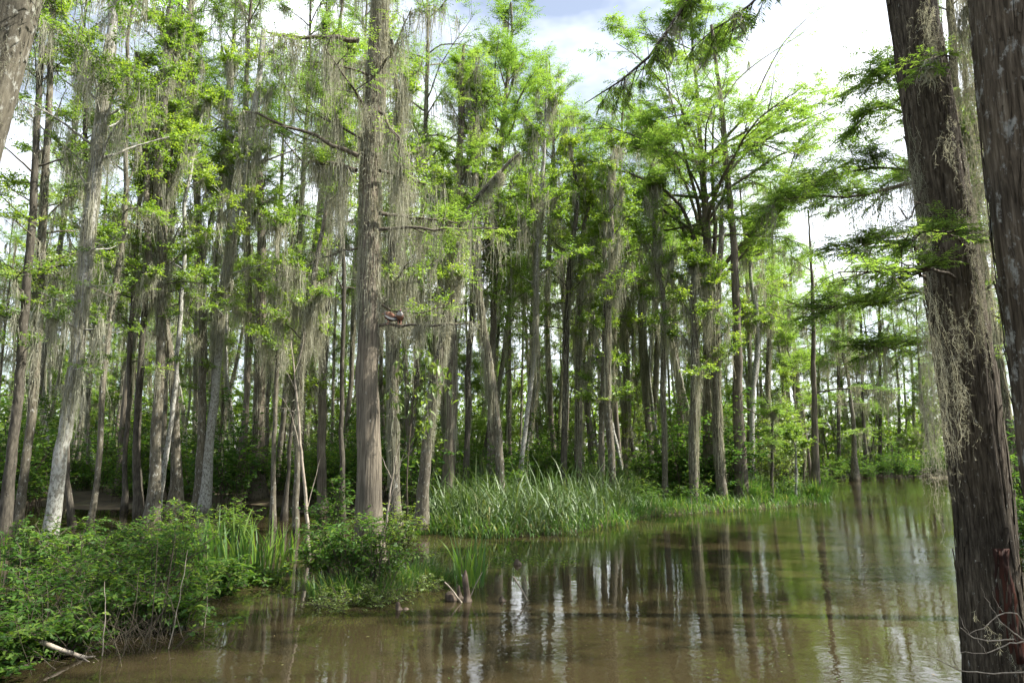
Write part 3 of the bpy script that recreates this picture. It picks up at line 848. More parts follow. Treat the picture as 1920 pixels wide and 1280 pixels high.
hero('tupelo_tree', 'thin pale trunk leaning right above the middle of the reeds',
     [(978, 880, 11), (984, 810, 10), (992, 740, 10), (1002, 620, 10), (1008, 480, 10), (1016, 360, 9)],
     d=28, seed=25, bark='pale', leaf='broad', H=17, nb=18, z_lo=9, L=2.3, moss=3.2, mossL=1.6, tm=(6, 14, 500, 1.3), group=CG)
hero('cypress_tree', 'tall feathery cypress whose pale green crown borders the bright sky left of centre',
     [(920, 880, 18), (922, 700, 15), (925, 560, 14), (930, 420, 13), (938, 300, 11), (948, 180, 9), (955, 100, 7)],
     d=30, seed=26, bark='grey', leaf='cyp', H=23.5, nb=36, z_lo=9, L=4.6, el=28, curv=5, dens=1.2, moss=1.5, mossL=1.0, group=CG, kspec=dict(ns=12, submax=2.4, ll=0.145, lw=0.033),
     prof=lambda u: 1.0 - 0.45 * u)
hero('tupelo_tree', 'dark zigzag stem rising above the right half of the reed bed',
     [(1058, 885, 14), (1058, 780, 12), (1060, 680, 12), (1066, 560, 11), (1076, 440, 10), (1086, 350, 9), (1072, 310, 8)],
     d=29, seed=27, bark='dark', leaf='broad', H=16.5, nb=18, z_lo=7, L=2.2, moss=2.2, mossL=1.2, tm=(4, 12, 300, 1), group=CG)
hero('tupelo_tree', 'mossy trunk beside the dark zigzag stem',
     [(1084, 885, 17), (1084, 760, 15), (1086, 620, 14), (1092, 480, 12)],
     d=31, seed=28, bark='grey', leaf='broad', H=15, nb=18, z_lo=6, L=2.2, moss=2.6, mossL=1.6, tm=(3, 11, 500, 1.3), group=CG)
hero('tupelo_tree', 'leafy trunk with a green ivy-like coat above the end of the reeds',
     [(1128, 890, 15), (1128, 780, 13), (1132, 640, 12), (1134, 520, 10), (1130, 430, 8)],
     d=29, seed=29, bark='grey', leaf='broad', H=12.5, nb=26, z_lo=4.0, L=1.8, moss=1, mossL=0.8, dens=1.3, group=CG)
hero('tupelo_tree', 'grey trunk with a round knot hole low down, behind the reed end',
     [(1150, 895, 16), (1146, 840, 15), (1144, 805, 19), (1140, 740, 14), (1138, 620, 13), (1142, 500, 11)],
     d=28, seed=30, bark='grey', leaf='broad', H=15, nb=15, z_lo=8, L=2.0, moss=3, mossL=1.5, tm=(5, 13, 400, 1.2), group=CG)
hero('tupelo_tree', 'wavy mossy trunk standing at the right tip of the reeds',
     [(1172, 914, 19), (1170, 850, 16), (1176, 780, 16), (1174, 680, 15), (1168, 580, 14), (1170, 470, 13), (1176, 380, 11)],
     seed=31, bark='grey', leaf='broad', H=15, nb=12, z_lo=9, L=1.9, moss=4, mossL=1.6, tm=(4, 13, 700, 1.4), group=CG)
hero('tupelo_tree', 'grey leaning trunk topped by a shaggy pillar of moss, centre right',
     [(1224, 916, 17), (1218, 840, 15), (1212, 740, 15), (1206, 640, 15), (1200, 540, 14), (1194, 470, 13), (1190, 415, 12)],
     seed=32, bark='grey', leaf='broad', H=12.5, nb=7, z_lo=9.5, L=1.2, moss=8, mossL=2.2, tm=(6, 12.5, 1100, 1.7), group=CG)
hero('tupelo_tree', 'slim straight trunk right of the shaggy moss pillar',
     [(1246, 898, 13), (1245, 800, 11), (1244, 680, 11), (1246, 540, 10)],
     d=30, seed=33, bark='grey', leaf='broad', H=15, nb=14, z_lo=7, L=1.9, moss=3.4, mossL=1.6, tm=(3, 11, 400, 1.3), group=CG)
# --- the spreading cypress of the right half
cy = dict(moss=1.2, mossL=0.9, ns=24, nt=15)
hero('cypress_tree', 'spreading cypress with upswept bare limbs and a wide feathery crown',
     [(1332, 905, 34), (1330, 820, 28), (1327, 720, 26), (1323, 620, 26), (1319, 540, 25), (1315, 450, 18), (1308, 350, 14), (1302, 250, 10), (1298, 180, 7)],
     d=33, seed=34, bark='cbark', leaf='cyp', H=24, nb=34, z_lo=12, L=8.2, el=22, curv=-12, dens=1.3, kspec=dict(ns=14, submax=2.8, ll=0.185, lw=0.045, sub_geo=True), moss=1.0, mossL=1.0, tm=(4, 11, 400, 1.0), sides=22, group=CG,
     limbs=[dict(pts=[(1320, 545, 0), (1296, 470, .3), (1270, 400, .5), (1235, 372, .6)], r0=0.13, r1=0.05, sp=cy),
            dict(pts=[(1321, 560, 0), (1345, 470, -.5), (1338, 380, -.6), (1334, 300, -.8), (1340, 200, -1)], r0=0.15, r1=0.04, sp=cy),
            dict(pts=[(1322, 545, 0), (1370, 480, -.5), (1420, 425, -1), (1470, 375, -1.3), (1530, 335, -1.6), (1600, 300, -2)], r0=0.12, r1=0.03, sp=dict(cy, ns=34)),
            dict(pts=[(1322, 560, 0), (1352, 520, .6), (1400, 470, 1), (1450, 410, 1.3), (1500, 260, 1.8)], r0=0.10, r1=0.03, sp=dict(cy, ns=28)),
            dict(pts=[(1316, 500, 0), (1300, 440, -1), (1280, 380, -1.5), (1230, 340, -2), (1160, 320, -2.5), (1100, 300, -3)], r0=0.12, r1=0.03, sp=dict(cy, ns=34)),
            dict(pts=[(1312, 430, 0), (1290, 350, 1), (1250, 280, 1.5), (1190, 220, 2)], r0=0.10, r1=0.03, sp=dict(cy, ns=32)),
            dict(pts=[(1310, 390, 0), (1360, 330, 1), (1420, 260, 1.5), (1480, 215, 2), (1560, 185, 2)], r0=0.10, r1=0.025, sp=dict(cy, ns=32)),
            dict(pts=[(1330, 600, 0), (1290, 560, .5), (1240, 520, .8), (1190, 420, 1)], r0=0.06, r1=0.02, leafy=True, sp=dict(cy, moss=5))])
hero('cypress_tree', 'tall bare straight grey trunk at the bank edge, grass tussock at its foot',
     [(1392, 948, 40), (1390, 900, 31), (1386, 820, 26), (1382, 740, 23), (1378, 640, 20), (1372, 540, 17), (1364, 430, 14), (1354, 320, 12), (1346, 230, 10), (1338, 150, 8), (1328, 60, 6)],
     seed=35, bark='cbark', leaf='cyp', H=22.5, nb=9, z_lo=15.5, L=3.2, el=35, curv=10, dens=0.5, moss=0.8, mossL=0.6, tm=(12, 18, 260, .5), sides=24, flare=(0.55, 0.35),
     limbs=[dict(pts=[(1352, 265, 0), (1395, 225, -.3), (1425, 165, -.5), (1450, 110, -.6), (1480, 60, -.8), (1520, 30, -1)], r0=0.06, r1=0.012, sp=dict(ns=10, nt=4, moss=0.3)),
            dict(pts=[(1344, 200, 0), (1400, 130, .5), (1460, 90, .6), (1530, 45, .8)], r0=0.04, r1=0.01, sp=dict(ns=9, nt=4, moss=0.2)),
            dict(pts=[(1352, 270, 0), (1325, 250, .3), (1330, 200, .4), (1345, 130, .5)], r0=0.04, r1=0.01, sp=dict(ns=6, nt=4, moss=0.2)),
            dict(pts=[(1390, 760, 0), (1412, 772, -.2), (1432, 782, -.3)], r0=0.035, r1=0.015, leafy=False, sp=dict(moss=0, ns=1))])
hero('tupelo_tree', 'thick mossy trunk just left of the bare straight trunk, pale patch low on its side',
     [(1352, 912, 24), (1348, 850, 21), (1345, 780, 20), (1342, 700, 19), (1340, 560, 16), (1352, 440, 12)],
     d=30, seed=36, bark='grey', leaf='broad', H=14, nb=10, z_lo=6, L=1.8, moss=3, mossL=1.3, tm=(2, 10, 700, 1.1), group=CG)
hero('tupelo_tree', 'moss-hung trunk under the spreading cypress, left side',
     [(1300, 905, 20), (1300, 800, 18), (1304, 680, 16), (1306, 560, 14)],
     d=29, seed=37, bark='grey', leaf='broad', H=11, nb=14, z_lo=4.5, L=1.8, moss=4, mossL=1.6, tm=(2, 9, 700, 1.4), group=CG)
hero('tupelo_tree', 'pale forked trunk with twisted limbs right of the bare straight trunk',
     [(1408, 880, 14), (1408, 790, 12), (1410, 720, 12), (1418, 660, 11), (1412, 560, 9)],
     d=38, seed=38, bark='pale', leaf='broad', H=15, nb=14, z_lo=8, L=2.2, moss=3, mossL=1.4, group=CG,
     forks=[dict(pts=[(1410, 740, 0), (1420, 690, 0), (1424, 620, 0), (1418, 540, .1)], w0=9, w1=6, nb=4)])
hero('cypress_tree', 'slim cypress standing in water at the bank tip, grass round its foot',
     [(1531, 938, 25), (1531, 890, 19), (1530, 820, 16), (1528, 740, 12), (1524, 640, 10), (1518, 540, 7), (1508, 400, 3)],
     seed=39, bark='cbark', leaf='cyp', H=12.0, nb=7, z_lo=7.5, L=3.0, el=3, curv=4, dens=0.9, moss=2.2, mossL=1.0, flare=(0.6, 0.35),
     prof=lambda u: 1.1 - 0.6 * u, limbs=[dict(pts=[(1530, 735, 0), (1580, 728, -1.0), (1640, 732, -2.0), (1690, 728, -3.0)], r0=0.05, r1=0.015, sp=dict(ns=12, nt=8, moss=6))])
hero('young_cypress', 'small dark moss-draped sapling at the water edge before the sunny bush',
     [(1449, 946, 9), (1447, 880, 7), (1447, 820, 6), (1447, 770, 5)],
     seed=40, bark='dark', leaf='cyp', H=5.2, nb=7, z_lo=1.6, L=0.55, el=-5, dens=0.6, moss=6, mossL=0.5, cat='sapling', sides=10, flare=None, top_r=0.015)
hero('young_cypress', 'thin pale leafless sapling between the dark mossy sapling and the bank-tip cypress',
     [(1493, 944, 7), (1492, 890, 6), (1491, 840, 5)],
     seed=41, bark='pale', leaf='broad', H=3.3, nb=6, z_lo=1.7, L=0.7, moss=0.6, mossL=0.4, cat='sapling', sides=8, flare=None, top_r=0.012)
hero('cypress_tree', 'mossy cypress on the far bank at the end of the channel',
     [(1604, 892, 20), (1602, 850, 12), (1602, 780, 10), (1600, 700, 8)],
     d=57, seed=42, bark='grey', leaf='cyp', H=15, nb=20, z_lo=4, L=3.4, el=5, curv=4, dens=1.0, moss=3, mossL=2.0)
for k, (x, yb, yt, sd) in enumerate([(1574, 884, 640, 43), (1622, 884, 600, 44), (1650, 884, 560, 45)]):
    hero('cypress_tree', ['far cypress on the skyline with bare side limbs, left of three above the channel end',
                          'far slender cypress on the skyline, middle of three above the channel end',
                          'far slender cypress on the skyline, right of three above the channel end'][k],
         [(x, yb, 10), (x - 3, 780, 8), (x - 8, yt, 6)], d=66 + 2 * k, seed=sd, bark='dark', leaf='cyp', H=20 + k, nb=22, z_lo=10, L=4.2, el=20, dens=0.6, moss=1.2, mossL=1.5)

hero('cypress_tree', 'cypress behind the big leaning trunk, its feathery limbs reaching left',
     [(1835, 1010, 40), (1815, 800, 32), (1800, 600, 28), (1790, 400, 24), (1780, 200, 20), (1770, 0, 16)],
     d=17, seed=46, bark='cbark', leaf='cyp', H=17, nb=10, z_lo=6, L=2.6, el=8, moss=4, mossL=1.6, tm=(3, 12, 500, 1.0), kspec=dict(twig_geo=True, ll=0.125, lw=0.031),
     limbs=[dict(pts=[(1790, 335, 0), (1720, 335, -.5), (1650, 360, -.8), (1580, 375, -1), (1500, 360, -1.2), (1440, 385, -1.4)], r0=0.06, r1=0.012, sp=dict(ns=46, nt=13, submax=1.3, moss=4)),
            dict(pts=[(1790, 330, 0), (1710, 320, .5), (1640, 310, .8), (1560, 330, 1), (1490, 345, 1.2)], r0=0.05, r1=0.012, sp=dict(ns=46, nt=13, submax=1.3, moss=3)),
            dict(pts=[(1785, 240, 0), (1710, 220, .5), (1650, 190, .6), (1600, 240, .8)], r0=0.05, r1=0.012, sp=dict(ns=36, nt=13, submax=1.2, moss=1)),
            dict(pts=[(1780, 160, 0), (1710, 130, -.5), (1650, 130, -.6), (1620, 150, -.8)], r0=0.05, r1=0.012, sp=dict(ns=34, nt=13, submax=1.2, moss=1)),
            dict(pts=[(1795, 470, 0), (1720, 455, .5), (1640, 455, .8), (1570, 470, 1)], r0=0.045, r1=0.012, sp=dict(ns=40, nt=13, submax=1.2, moss=4)),
            dict(pts=[(1800, 560, 0), (1720, 545, -.5), (1640, 560, -.8), (1540, 580, -1)], r0=0.045, r1=0.012, sp=dict(ns=44, nt=13, submax=1.2, moss=2)),
            dict(pts=[(1805, 660, 0), (1740, 640, -.5), (1690, 640, -.6), (1620, 650, -.8)], r0=0.04, r1=0.012, sp=dict(ns=36, nt=12, submax=1.1, moss=3))])
# --- foreground right: two big leaning cypresses
def ridged_trunk(rng, P, r, sides, nridge=34, depth=0.035, flare=None):
    n = len(P)
    V, F, _ = tubes(P[None], r[None], sides)
    V = V.reshape(n, sides, 3)
    th = (np.arange(sides) * 2 * math.pi / sides)[None]
    z = P[:, 2:3]
    f = np.zeros((n, sides))
    for k in range(2, 6):
        f += 0.035 * rng.normal() * np.cos(k * th + rng.uniform(0, 6.28) + rng.normal(0, 0.25) * z)
    ph = 0.55 * np.sin(z * 1.3 + 2 * np.cos(th * 3)) + 0.35 * np.sin(z * 3.7 + 3 * np.sin(th * 5 + 1)) + 0.25 * np.sin(z * 8 + 9 * th)
    rd = np.abs(np.sin(th * nridge / 2 + ph)) ** 0.6
    rd2 = np.abs(np.sin(th * nridge * 0.81 + 1.7 * ph + 1.0)) ** 0.7
    brk = 0.75 + 0.25 * np.sin(z * 5.1 + 4 * np.cos(th * nridge / 4))
    f += depth * (rd * brk + 0.6 * rd2 - 0.9)
    f += rng.normal(0, 0.006, f.shape)
    if flare is not None:
        lob = 0.5 + 0.5 * np.cos(7 * th + 1.0 + 0.2 * z)
        f += np.exp(-np.clip(z, 0, None) / flare[0]) * flare[1] * (0.5 + 0.7 * lob)
    V = P[:, None] + (V - P[:, None]) * (1 + f)[:, :, None]
    return V.reshape(-1, 3), F, np.full(n * sides, 0.5)


def near_tree(name, label, trace, d, seed, bark, H, limbs, tm_n, group=None, flare=None, depth=0.03, nr=140, sides=170, nb=8, strips=0):
    rng = np.random.default_rng(seed)
    pts, rad = [], []
    for xl, xr, py in trace:
        p = at((xl + xr) / 2, py, d); pts.append(p)
        rad.append(0.465 * (xr - xl) * math.cos(math.atan(((xl + xr) / 2 - 960) / FPX)) * (d / ray((xl + xr) / 2, py)[1]) / FPX)
    pts = np.array(pts); rad = np.array(rad)
    # go on below the waterline and up to the crown
    dv = (pts[0] - pts[1]) / (pts[0, 2] - pts[1, 2])
    if pts[0, 2] > -0.4:
        pts = np.vstack([pts[0] + dv * (-0.4 - pts[0, 2]), pts]); rad = np.concatenate([[rad[0] * 1.06], rad])
    dv = (pts[-1] - pts[-2]) / (pts[-1, 2] - pts[-2, 2])
    pts = np.vstack([pts, pts[-1] + dv * (H - pts[-1, 2])]); rad = np.append(rad, rad[-1] * 0.5)
    P, r = resample(pts, rad, nr)
    base = np.array([P[0, 0], P[0, 1], 0.0])
    root = thing(name, label, 'tree', base, group)
    tv = ridged_trunk(rng, P, r, sides, depth=depth, flare=flare)
    sp = spec('cyp', d, 1.0, 1.0, ll=0.06, lw=0.013, nl=18, lt=0.24)
    LB, LV, MO = [], [], []
    if nb:
        PB, RB, ln = random_branches(rng, P, r, nb, 0.74, 0.98, 3.0, 15, 0)
        a, b, c = foliate(rng, PB, RB, ln, spec('cyp', 30, 0.6, 1.5, mossL=1.0)); LB += a; LV += b; MO += c
    for lm in limbs:
        lp = np.array([at(x, y, dd) for x, y, dd in lm['pts']])
        Q, q = resample(lp, np.linspace(lm['r0'], lm['r1'], len(lp)), 11)
        Q[1:] += rng.normal(0, lm.get('jit', 0.012), (10, 3))
        s3 = dict(sp); s3.update(lm.get('sp', {}))
        a, b, c = foliate(rng, Q[None], q[None], np.array([lm.get('L', np.linalg.norm(Q[-1] - Q[0]))]), s3)
        if not lm.get('leafy', True):
            b = []
        LB += a; LV += b; MO += c
    for (x, y, dd, n_, wd, L_) in tm_n:      # moss beards: pixel, depth, strands, half-width m, length m
        c = at(x, y, dd)
        p0 = c[None] + rng.normal(0, 1, (n_, 3)) * np.array([[wd, wd, 0.10 + 0.25 * L_]])
        MO.append(moss_strands(rng, p0, L_ * rng.uniform(0.2, 1.0, n_), rng.uniform(0.002, 0.0045, n_), seg=6, hairs=14, sway=0.06, hl=0.045, hw=0.0030))
    assemble(root, base, tv, LB, LV, MO, bark, 'cyp')
    if strips:      # loose fibrous bark strips, lifted from the stem at one end
        K = strips; ms_, kk = 6, 3
        zc = rng.uniform(-0.1, 9.0, K); th = rng.uniform(0, 6.28, K); ln_ = rng.uniform(0.12, 0.65, K); wd_ = rng.uniform(0.010, 0.034, K)
        cut = (zc + ln_ > 0.4) & (zc < 1.5) & (th > 4.15) & (th < 4.95); zc = np.where(cut, zc + 1.6, zc)      # none over the bared wood
        lift = rng.uniform(0.004, 0.016, K); tip = rng.uniform(0, 0.03, K) * (rng.random(K) < 0.4)
        u = np.linspace(0, 1, ms_)[None, :]; v = np.linspace(-1, 1, kk)
        zz = zc[:, None] + u * ln_[:, None]
        cx, cy_, rr = np.interp(zz, P[:, 2], P[:, 0]), np.interp(zz, P[:, 2], P[:, 1]), np.interp(zz, P[:, 2], r)
        wob = th[:, None] + 0.10 * np.sin(zz * 2.3 + th[:, None] * 5)
        taper = np.sin(np.pi * (0.08 + 0.84 * u)) ** 0.5
        Vs = []
        for q_ in v:
            a = wob + q_ * taper * (wd_[:, None] / rr)
            rad_ = rr * (1.0 + depth * 0.3) + lift[:, None] * (1 - 0.6 * q_ * q_) + tip[:, None] * (u ** 3) + 0.002
            Vs.append(np.stack([cx + np.cos(a) * rad_, cy_ + np.sin(a) * rad_, zz], -1))
        Vs = np.stack(Vs, 2)
        ix = np.arange(K * ms_ * kk).reshape(K, ms_, kk)
        Fs = np.stack([ix[:, :-1, :-1], ix[:, :-1, 1:], ix[:, 1:, 1:], ix[:, 1:, :-1]], -1).reshape(-1, 4)
        c = link('bark_strip', make_mesh('bark_strip', Vs.reshape(-1, 3) - base[None], Fs, M[bark]), root); c['kind'] = 'stuff'
    return root, base, P, r


r1, r1base, R1P, R1R = near_tree('cypress_tree', 'big dark furrowed cypress leaning left at the right edge, red wood bared low',
    [(1800, 1942, 1275), (1794, 1926, 1150), (1788, 1910, 1000), (1772, 1892, 860), (1760, 1880, 760), (1738, 1856, 600), (1716, 1828, 400), (1690, 1792, 200), (1662, 1755, 0)],
    7.0, 71, 'nbark', 13, nb=9, depth=0.060, strips=1000, flare=(0.5, 0.02),
    limbs=[dict(pts=[(1420, -320, 6.5), (1330, -90, 6.3), (1268, 40, 6.2), (1215, 118, 6.1), (1150, 165, 6.0), (1098, 190, 6.0)], r0=0.03, r1=0.004, L=1.6,
                sp=dict(ns=36, nt=6, droop=-1.2, sub_up=-0.35, twig_up=-0.6, submax=0.40, lt=0.15, ll=0.06, lw=0.013, nl=14, moss=5, mossL=0.35, mper=14, keep=0.95, tw_r=0.002)),
           dict(pts=[(1560, -200, 6.2), (1490, -70, 6.0), (1430, -10, 6.0), (1360, 35, 5.9), (1300, 90, 5.9)], r0=0.02, r1=0.004, L=1.2,
                sp=dict(ns=20, nt=6, droop=-0.9, sub_up=-0.3, twig_up=-0.5, submax=0.40, lt=0.15, ll=0.06, lw=0.013, nl=14, moss=2, mossL=0.3, tw_r=0.002)),
           dict(pts=[(1790, 520, 6.7), (1740, 500, 6.2), (1680, 505, 5.9), (1620, 515, 5.7), (1570, 512, 5.5)], r0=0.018, r1=0.004, L=1.0,
                sp=dict(ns=36, nt=7, droop=-0.15, submax=0.55, lt=0.17, ll=0.05, lw=0.011, nl=14, moss=0.5, mossL=0.3, tw_r=0.002)),
           dict(pts=[(1830, 470, 6.7), (1790, 440, 6.4), (1740, 430, 6.2), (1700, 450, 6.0)], r0=0.014, r1=0.004, L=0.9,
                sp=dict(ns=26, nt=7, droop=-0.15, submax=0.45, lt=0.16, ll=0.05, lw=0.011, nl=14, moss=0.3, mossL=0.3, tw_r=0.002)),
           dict(pts=[(1790, 110, 6.8), (1760, 100, 6.4), (1735, 130, 6.2), (1705, 150, 6.1)], r0=0.012, r1=0.003, L=0.7,
                sp=dict(ns=14, nt=5, droop=-0.2, submax=0.30, lt=0.12, ll=0.05, lw=0.012, nl=14, moss=0.3, mossL=0.2, tw_r=0.002)),
           dict(pts=[(1740, 540, 6.9), (1722, 500, 6.6), (1715, 440, 6.5)], r0=0.02, r1=0.01, leafy=False, L=0.4, sp=dict(moss=0, ns=2)),
           dict(pts=[(1745, 330, 6.9), (1700, 420, 6.7), (1690, 380, 6.8)], r0=0.01, r1=0.006, leafy=False, L=0.3, sp=dict(moss=0, ns=1))],
    tm_n=[(1748, 700, 6.6, 110, 0.05, 1.0), (1745, 610, 6.6, 80, 0.045, 0.9), (1740, 780, 6.6, 70, 0.03, 0.75),
          (1795, 700, 6.5, 45, 0.035, 0.5), (1800, 610, 6.5, 24, 0.05, 0.3), (1712, 330, 6.9, 130, 0.05, 1.1),
          (1745, 60, 6.5, 40, 0.05, 0.35), (1780, 260, 6.5, 24, 0.04, 0.3), (1820, 420, 6.5, 24, 0.04, 0.3), (1870, 1190, 6.3, 10, 0.05, 0.15), (1740, 20, 6.5, 30, .06, .3)])
near_tree('cypress_tree', 'white-blotched cypress trunk cut off by the right edge, nearest of the two',
    [(1960, 2150, 1275), (1935, 2105, 1100), (1905, 2055, 860), (1876, 2010, 600), (1850, 1985, 400), (1828, 1972, 200), (1812, 1962, 0)],
    6.0, 72, 'nbark2', 12, nb=7, depth=0.050, strips=900, flare=(0.5, 0.12),
    limbs=[dict(pts=[(1850, -60, 6.6), (1830, -10, 6.6), (1805, 30, 6.7)], r0=0.03, r1=0.015, leafy=False, L=0.5, sp=dict(moss=12, mossL=0.9, mper=26, ns=3, mw=0.008, mhw=0.006))],
    tm_n=[(1812, 110, 6.7, 200, 0.07, 0.9), (1835, 330, 6.6, 120, 0.06, 0.7), (1845, 440, 6.6, 90, 0.05, 0.5), (1790, -40, 6.8, 120, 0.08, 1.0), (1840, 560, 6.6, 60, 0.05, 0.5)])
near_tree('tupelo_tree', 'rough grey trunk cutting across the top left corner, leaning right',
    [(-205, -105, 900), (-148, -50, 560), (-92, 4, 290), (-52, 42, 150), (-22, 82, 0)],
    8.5, 73, 'grey', 11.5, nb=6, depth=0.022, limbs=[], tm_n=[(-30, 200, 8.2, 90, 0.10, 0.5), (-5, 100, 8.2, 60, 0.10, 0.4)], nr=120, sides=80)

# red bared wood on the big leaning trunk: a thin curved plate hugging its surface
def plate(P, r, z0, z1, th0, th1, push, n=14, k=8):
    zz = np.linspace(z0, z1, n)
    c = np.stack([np.interp(zz, P[:, 2], P[:, i]) for i in range(3)], 1); rr = np.interp(zz, P[:, 2], r)
    rng = np.random.default_rng(9)
    vs = []
    for i in range(n):
        f = i / (n - 1)
        a = np.linspace(th0 + 0.30 * (1 - f) ** 2 + 0.05 * np.sin(f * 9), th1 + 0.22 * (1 - f) + 0.04 * np.sin(f * 13), k)
        for x in a:
            vs.append(c[i] + np.array([math.cos(x), math.sin(x), 0]) * (rr[i] * push + rng.normal(0, 0.009)))
    i = np.arange(n * k).reshape(n, k)
    return np.array(vs), np.stack([i[:-1, :-1], i[:-1, 1:], i[1:, 1:], i[1:, :-1]], -1).reshape(-1, 4)


V, F = plate(R1P, R1R, 0.45, 1.48, -2.02, -1.48, 1.03)
o = link('bared_wood', make_mesh('bared_wood', V - r1base[None], F, M['red'], smooth=True), r1)
o['label'] = 'strip of bared red heartwood'
sol = o.modifiers.new('thick', 'SOLIDIFY'); sol.thickness = 0.03; sol.offset = -1

# ------------------------------------------------------------------ trees deeper in the wood: eight kinds, copied one by one
def proto(seed, leaf, bark, H, r0, nb, zl, L, el, moss, mossL, dens=1.0, bend=0.5, tmn=900):
    rng = np.random.default_rng(seed)
    n = 46
    z = np.linspace(-0.4, H, n)
    f = np.clip(z / H, 0, 1)
    P = np.stack([bend * np.sin(f * rng.uniform(2, 4) + rng.uniform(0, 6)) + np.cumsum(rng.normal(0, 0.02, n)), bend * np.sin(f * rng.uniform(2, 4)) + np.cumsum(rng.normal(0, 0.02, n)), z], 1)
    P[:, :2] -= P[2, :2]
    r = r0 * (1 - 0.75 * f) + 0.02
    tv = trunk_mesh(rng, P, r, 14, rough=0.08, flare=(0.5, 0.4))
    sp = spec(leaf, 40, dens, moss, mossL=mossL, mper=12, mh=1, twig_geo=False, sub_geo=True)
    sp['ns'], sp['nt'] = (7, 6) if leaf == 'broad' else (9, 8)
    PB, RB, ln = random_branches(rng, P, r, nb, zl / H, 0.985, L, el, 10)
    lb, lv, mo = foliate(rng, PB, RB, ln, sp)
    mo.append(trunk_moss(rng, P, r, zl * 0.45, H * 0.8, tmn, 1.3, sp))
    V, F, q = join([tv] + [x for b in lb for x in b])
    out = [('trunk', make_mesh('trunk', V, F, M[bark], q, smooth=True), None)]
    V, F, q = join(lv); out.append(('crown', make_mesh('crown', V, F, M[LEAFM[leaf]], q), 'stuff'))
    V, F, q = join(mo); out.append(('spanish_moss', make_mesh('spanish_moss', V, F, M['moss'], q), 'stuff'))
    return out


PROTO = [
    ('tupelo_tree', proto(201, 'broad', 'grey', 17, 0.095, 20, 8.0, 3.2, 25, 2.8, 1.7)),
    ('tupelo_tree', proto(202, 'broad', 'dark', 19, 0.105, 22, 9.5, 3.4, 30, 2.8, 1.8, bend=0.9)),
    ('tupelo_tree', proto(203, 'broad', 'pale', 15, 0.080, 18, 7.5, 2.8, 25, 3.0, 1.7, bend=1.0)),
    ('tupelo_tree', proto(204, 'broad', 'grey', 13, 0.065, 18, 5.0, 2.5, 20, 2.6, 1.5, bend=0.8)),
    ('cypress_tree', proto(205, 'cyp', 'cbark', 21, 0.115, 20, 11.0, 4.0, 12, 2.6, 1.8, bend=0.4)),
    ('cypress_tree', proto(206, 'cyp', 'cbark', 18, 0.105, 20, 6.5, 3.6, 8, 2.8, 1.8, bend=0.4)),
    ('cypress_tree', proto(207, 'cyp', 'grey', 23, 0.11, 24, 13.0, 4.6, 15, 1.8, 1.6, bend=0.5)),
    ('tupelo_tree', proto(208, 'broad', 'pale', 16, 0.055, 14, 8.0, 2.2, 30, 2.8, 1.6, bend=1.2)),
]


def place_copy(kind, parts, label, cat, loc, rz, s, group):
    o = thing(kind, label, cat, loc, group)
    o.rotation_euler = (0, 0, rz); o.scale = s if isinstance(s, tuple) else (s, s, s)
    for nm, me, kd in parts:
        c = link(nm, me, o)
        if kd:
            c['kind'] = kd
    return o


ORD = ['first', 'second', 'third', 'fourth', 'fifth', 'sixth', 'seventh', 'eighth', 'ninth', 'tenth', 'eleventh', 'twelfth', 'thirteenth', 'fourteenth',
       'fifteenth', 'sixteenth', 'seventeenth', 'eighteenth', 'nineteenth', 'twentieth', 'twenty-first', 'twenty-second', 'twenty-third', 'twenty-fourth', 'twenty-fifth']
# (x range px, depth range, count, phrase)
ZONES = [(-30, 120, 40, 78, 15, 'behind the leaning trunks at the left edge'),
         (120, 260, 38, 78, 16, 'right of the white leaning trunk'),
         (260, 400, 38, 78, 16, 'behind the four big grey stems'),
         (400, 560, 34, 78, 17, 'left of the dead sapling'),
         (560, 700, 34, 78, 13, 'behind the big cypress, left side'),
         (700, 840, 24, 75, 16, 'left of the reed bed'),
         (840, 1010, 33, 78, 19, 'behind the left half of the reed bed'),
         (1010, 1190, 33, 78, 21, 'behind the right half of the reed bed'),
         (1190, 1330, 36, 78, 16, 'left of the spreading cypress'),
         (1330, 1500, 44, 78, 14, 'beyond the bare straight trunk')]
rngb = np.random.default_rng(77)
taken = []
for x0, x1, d0, d1, cnt, phrase in ZONES:
    spots = []
    for i in range(cnt):
        for _ in range(30):
            px = x0 + (x1 - x0) * (i + rngb.uniform(0.0, 1.0)) / cnt
            d = d0 + (d1 - d0) * rngb.random() ** 0.9
            x = (px - 960) / FPX * d * 1.0
            if all((x - a) ** 2 + (d - b) ** 2 > 1.2 for a, b in taken):
                break
        taken.append((x, d)); spots.append((px, x, d))
    spots.sort()
    for i, (px, x, d) in enumerate(spots):
        kind, parts = PROTO[int(rngb.integers(0, len(PROTO)))]
        s = rngb.uniform(0.82, 1.12)
        sxy = s * rngb.uniform(0.75, 1.0)
        lab = f"{'mossy cypress' if 'cyp' in kind else 'mossy tupelo'} {phrase}, {ORD[i]} from left"
        place_copy(kind, parts, lab, 'tree', (x, d, float(ground_z(x, d)) - 0.02), rngb.uniform(0, 6.28), (sxy, sxy, s * rngb.uniform(0.95, 1.15)), 'background trees deep in the wood')

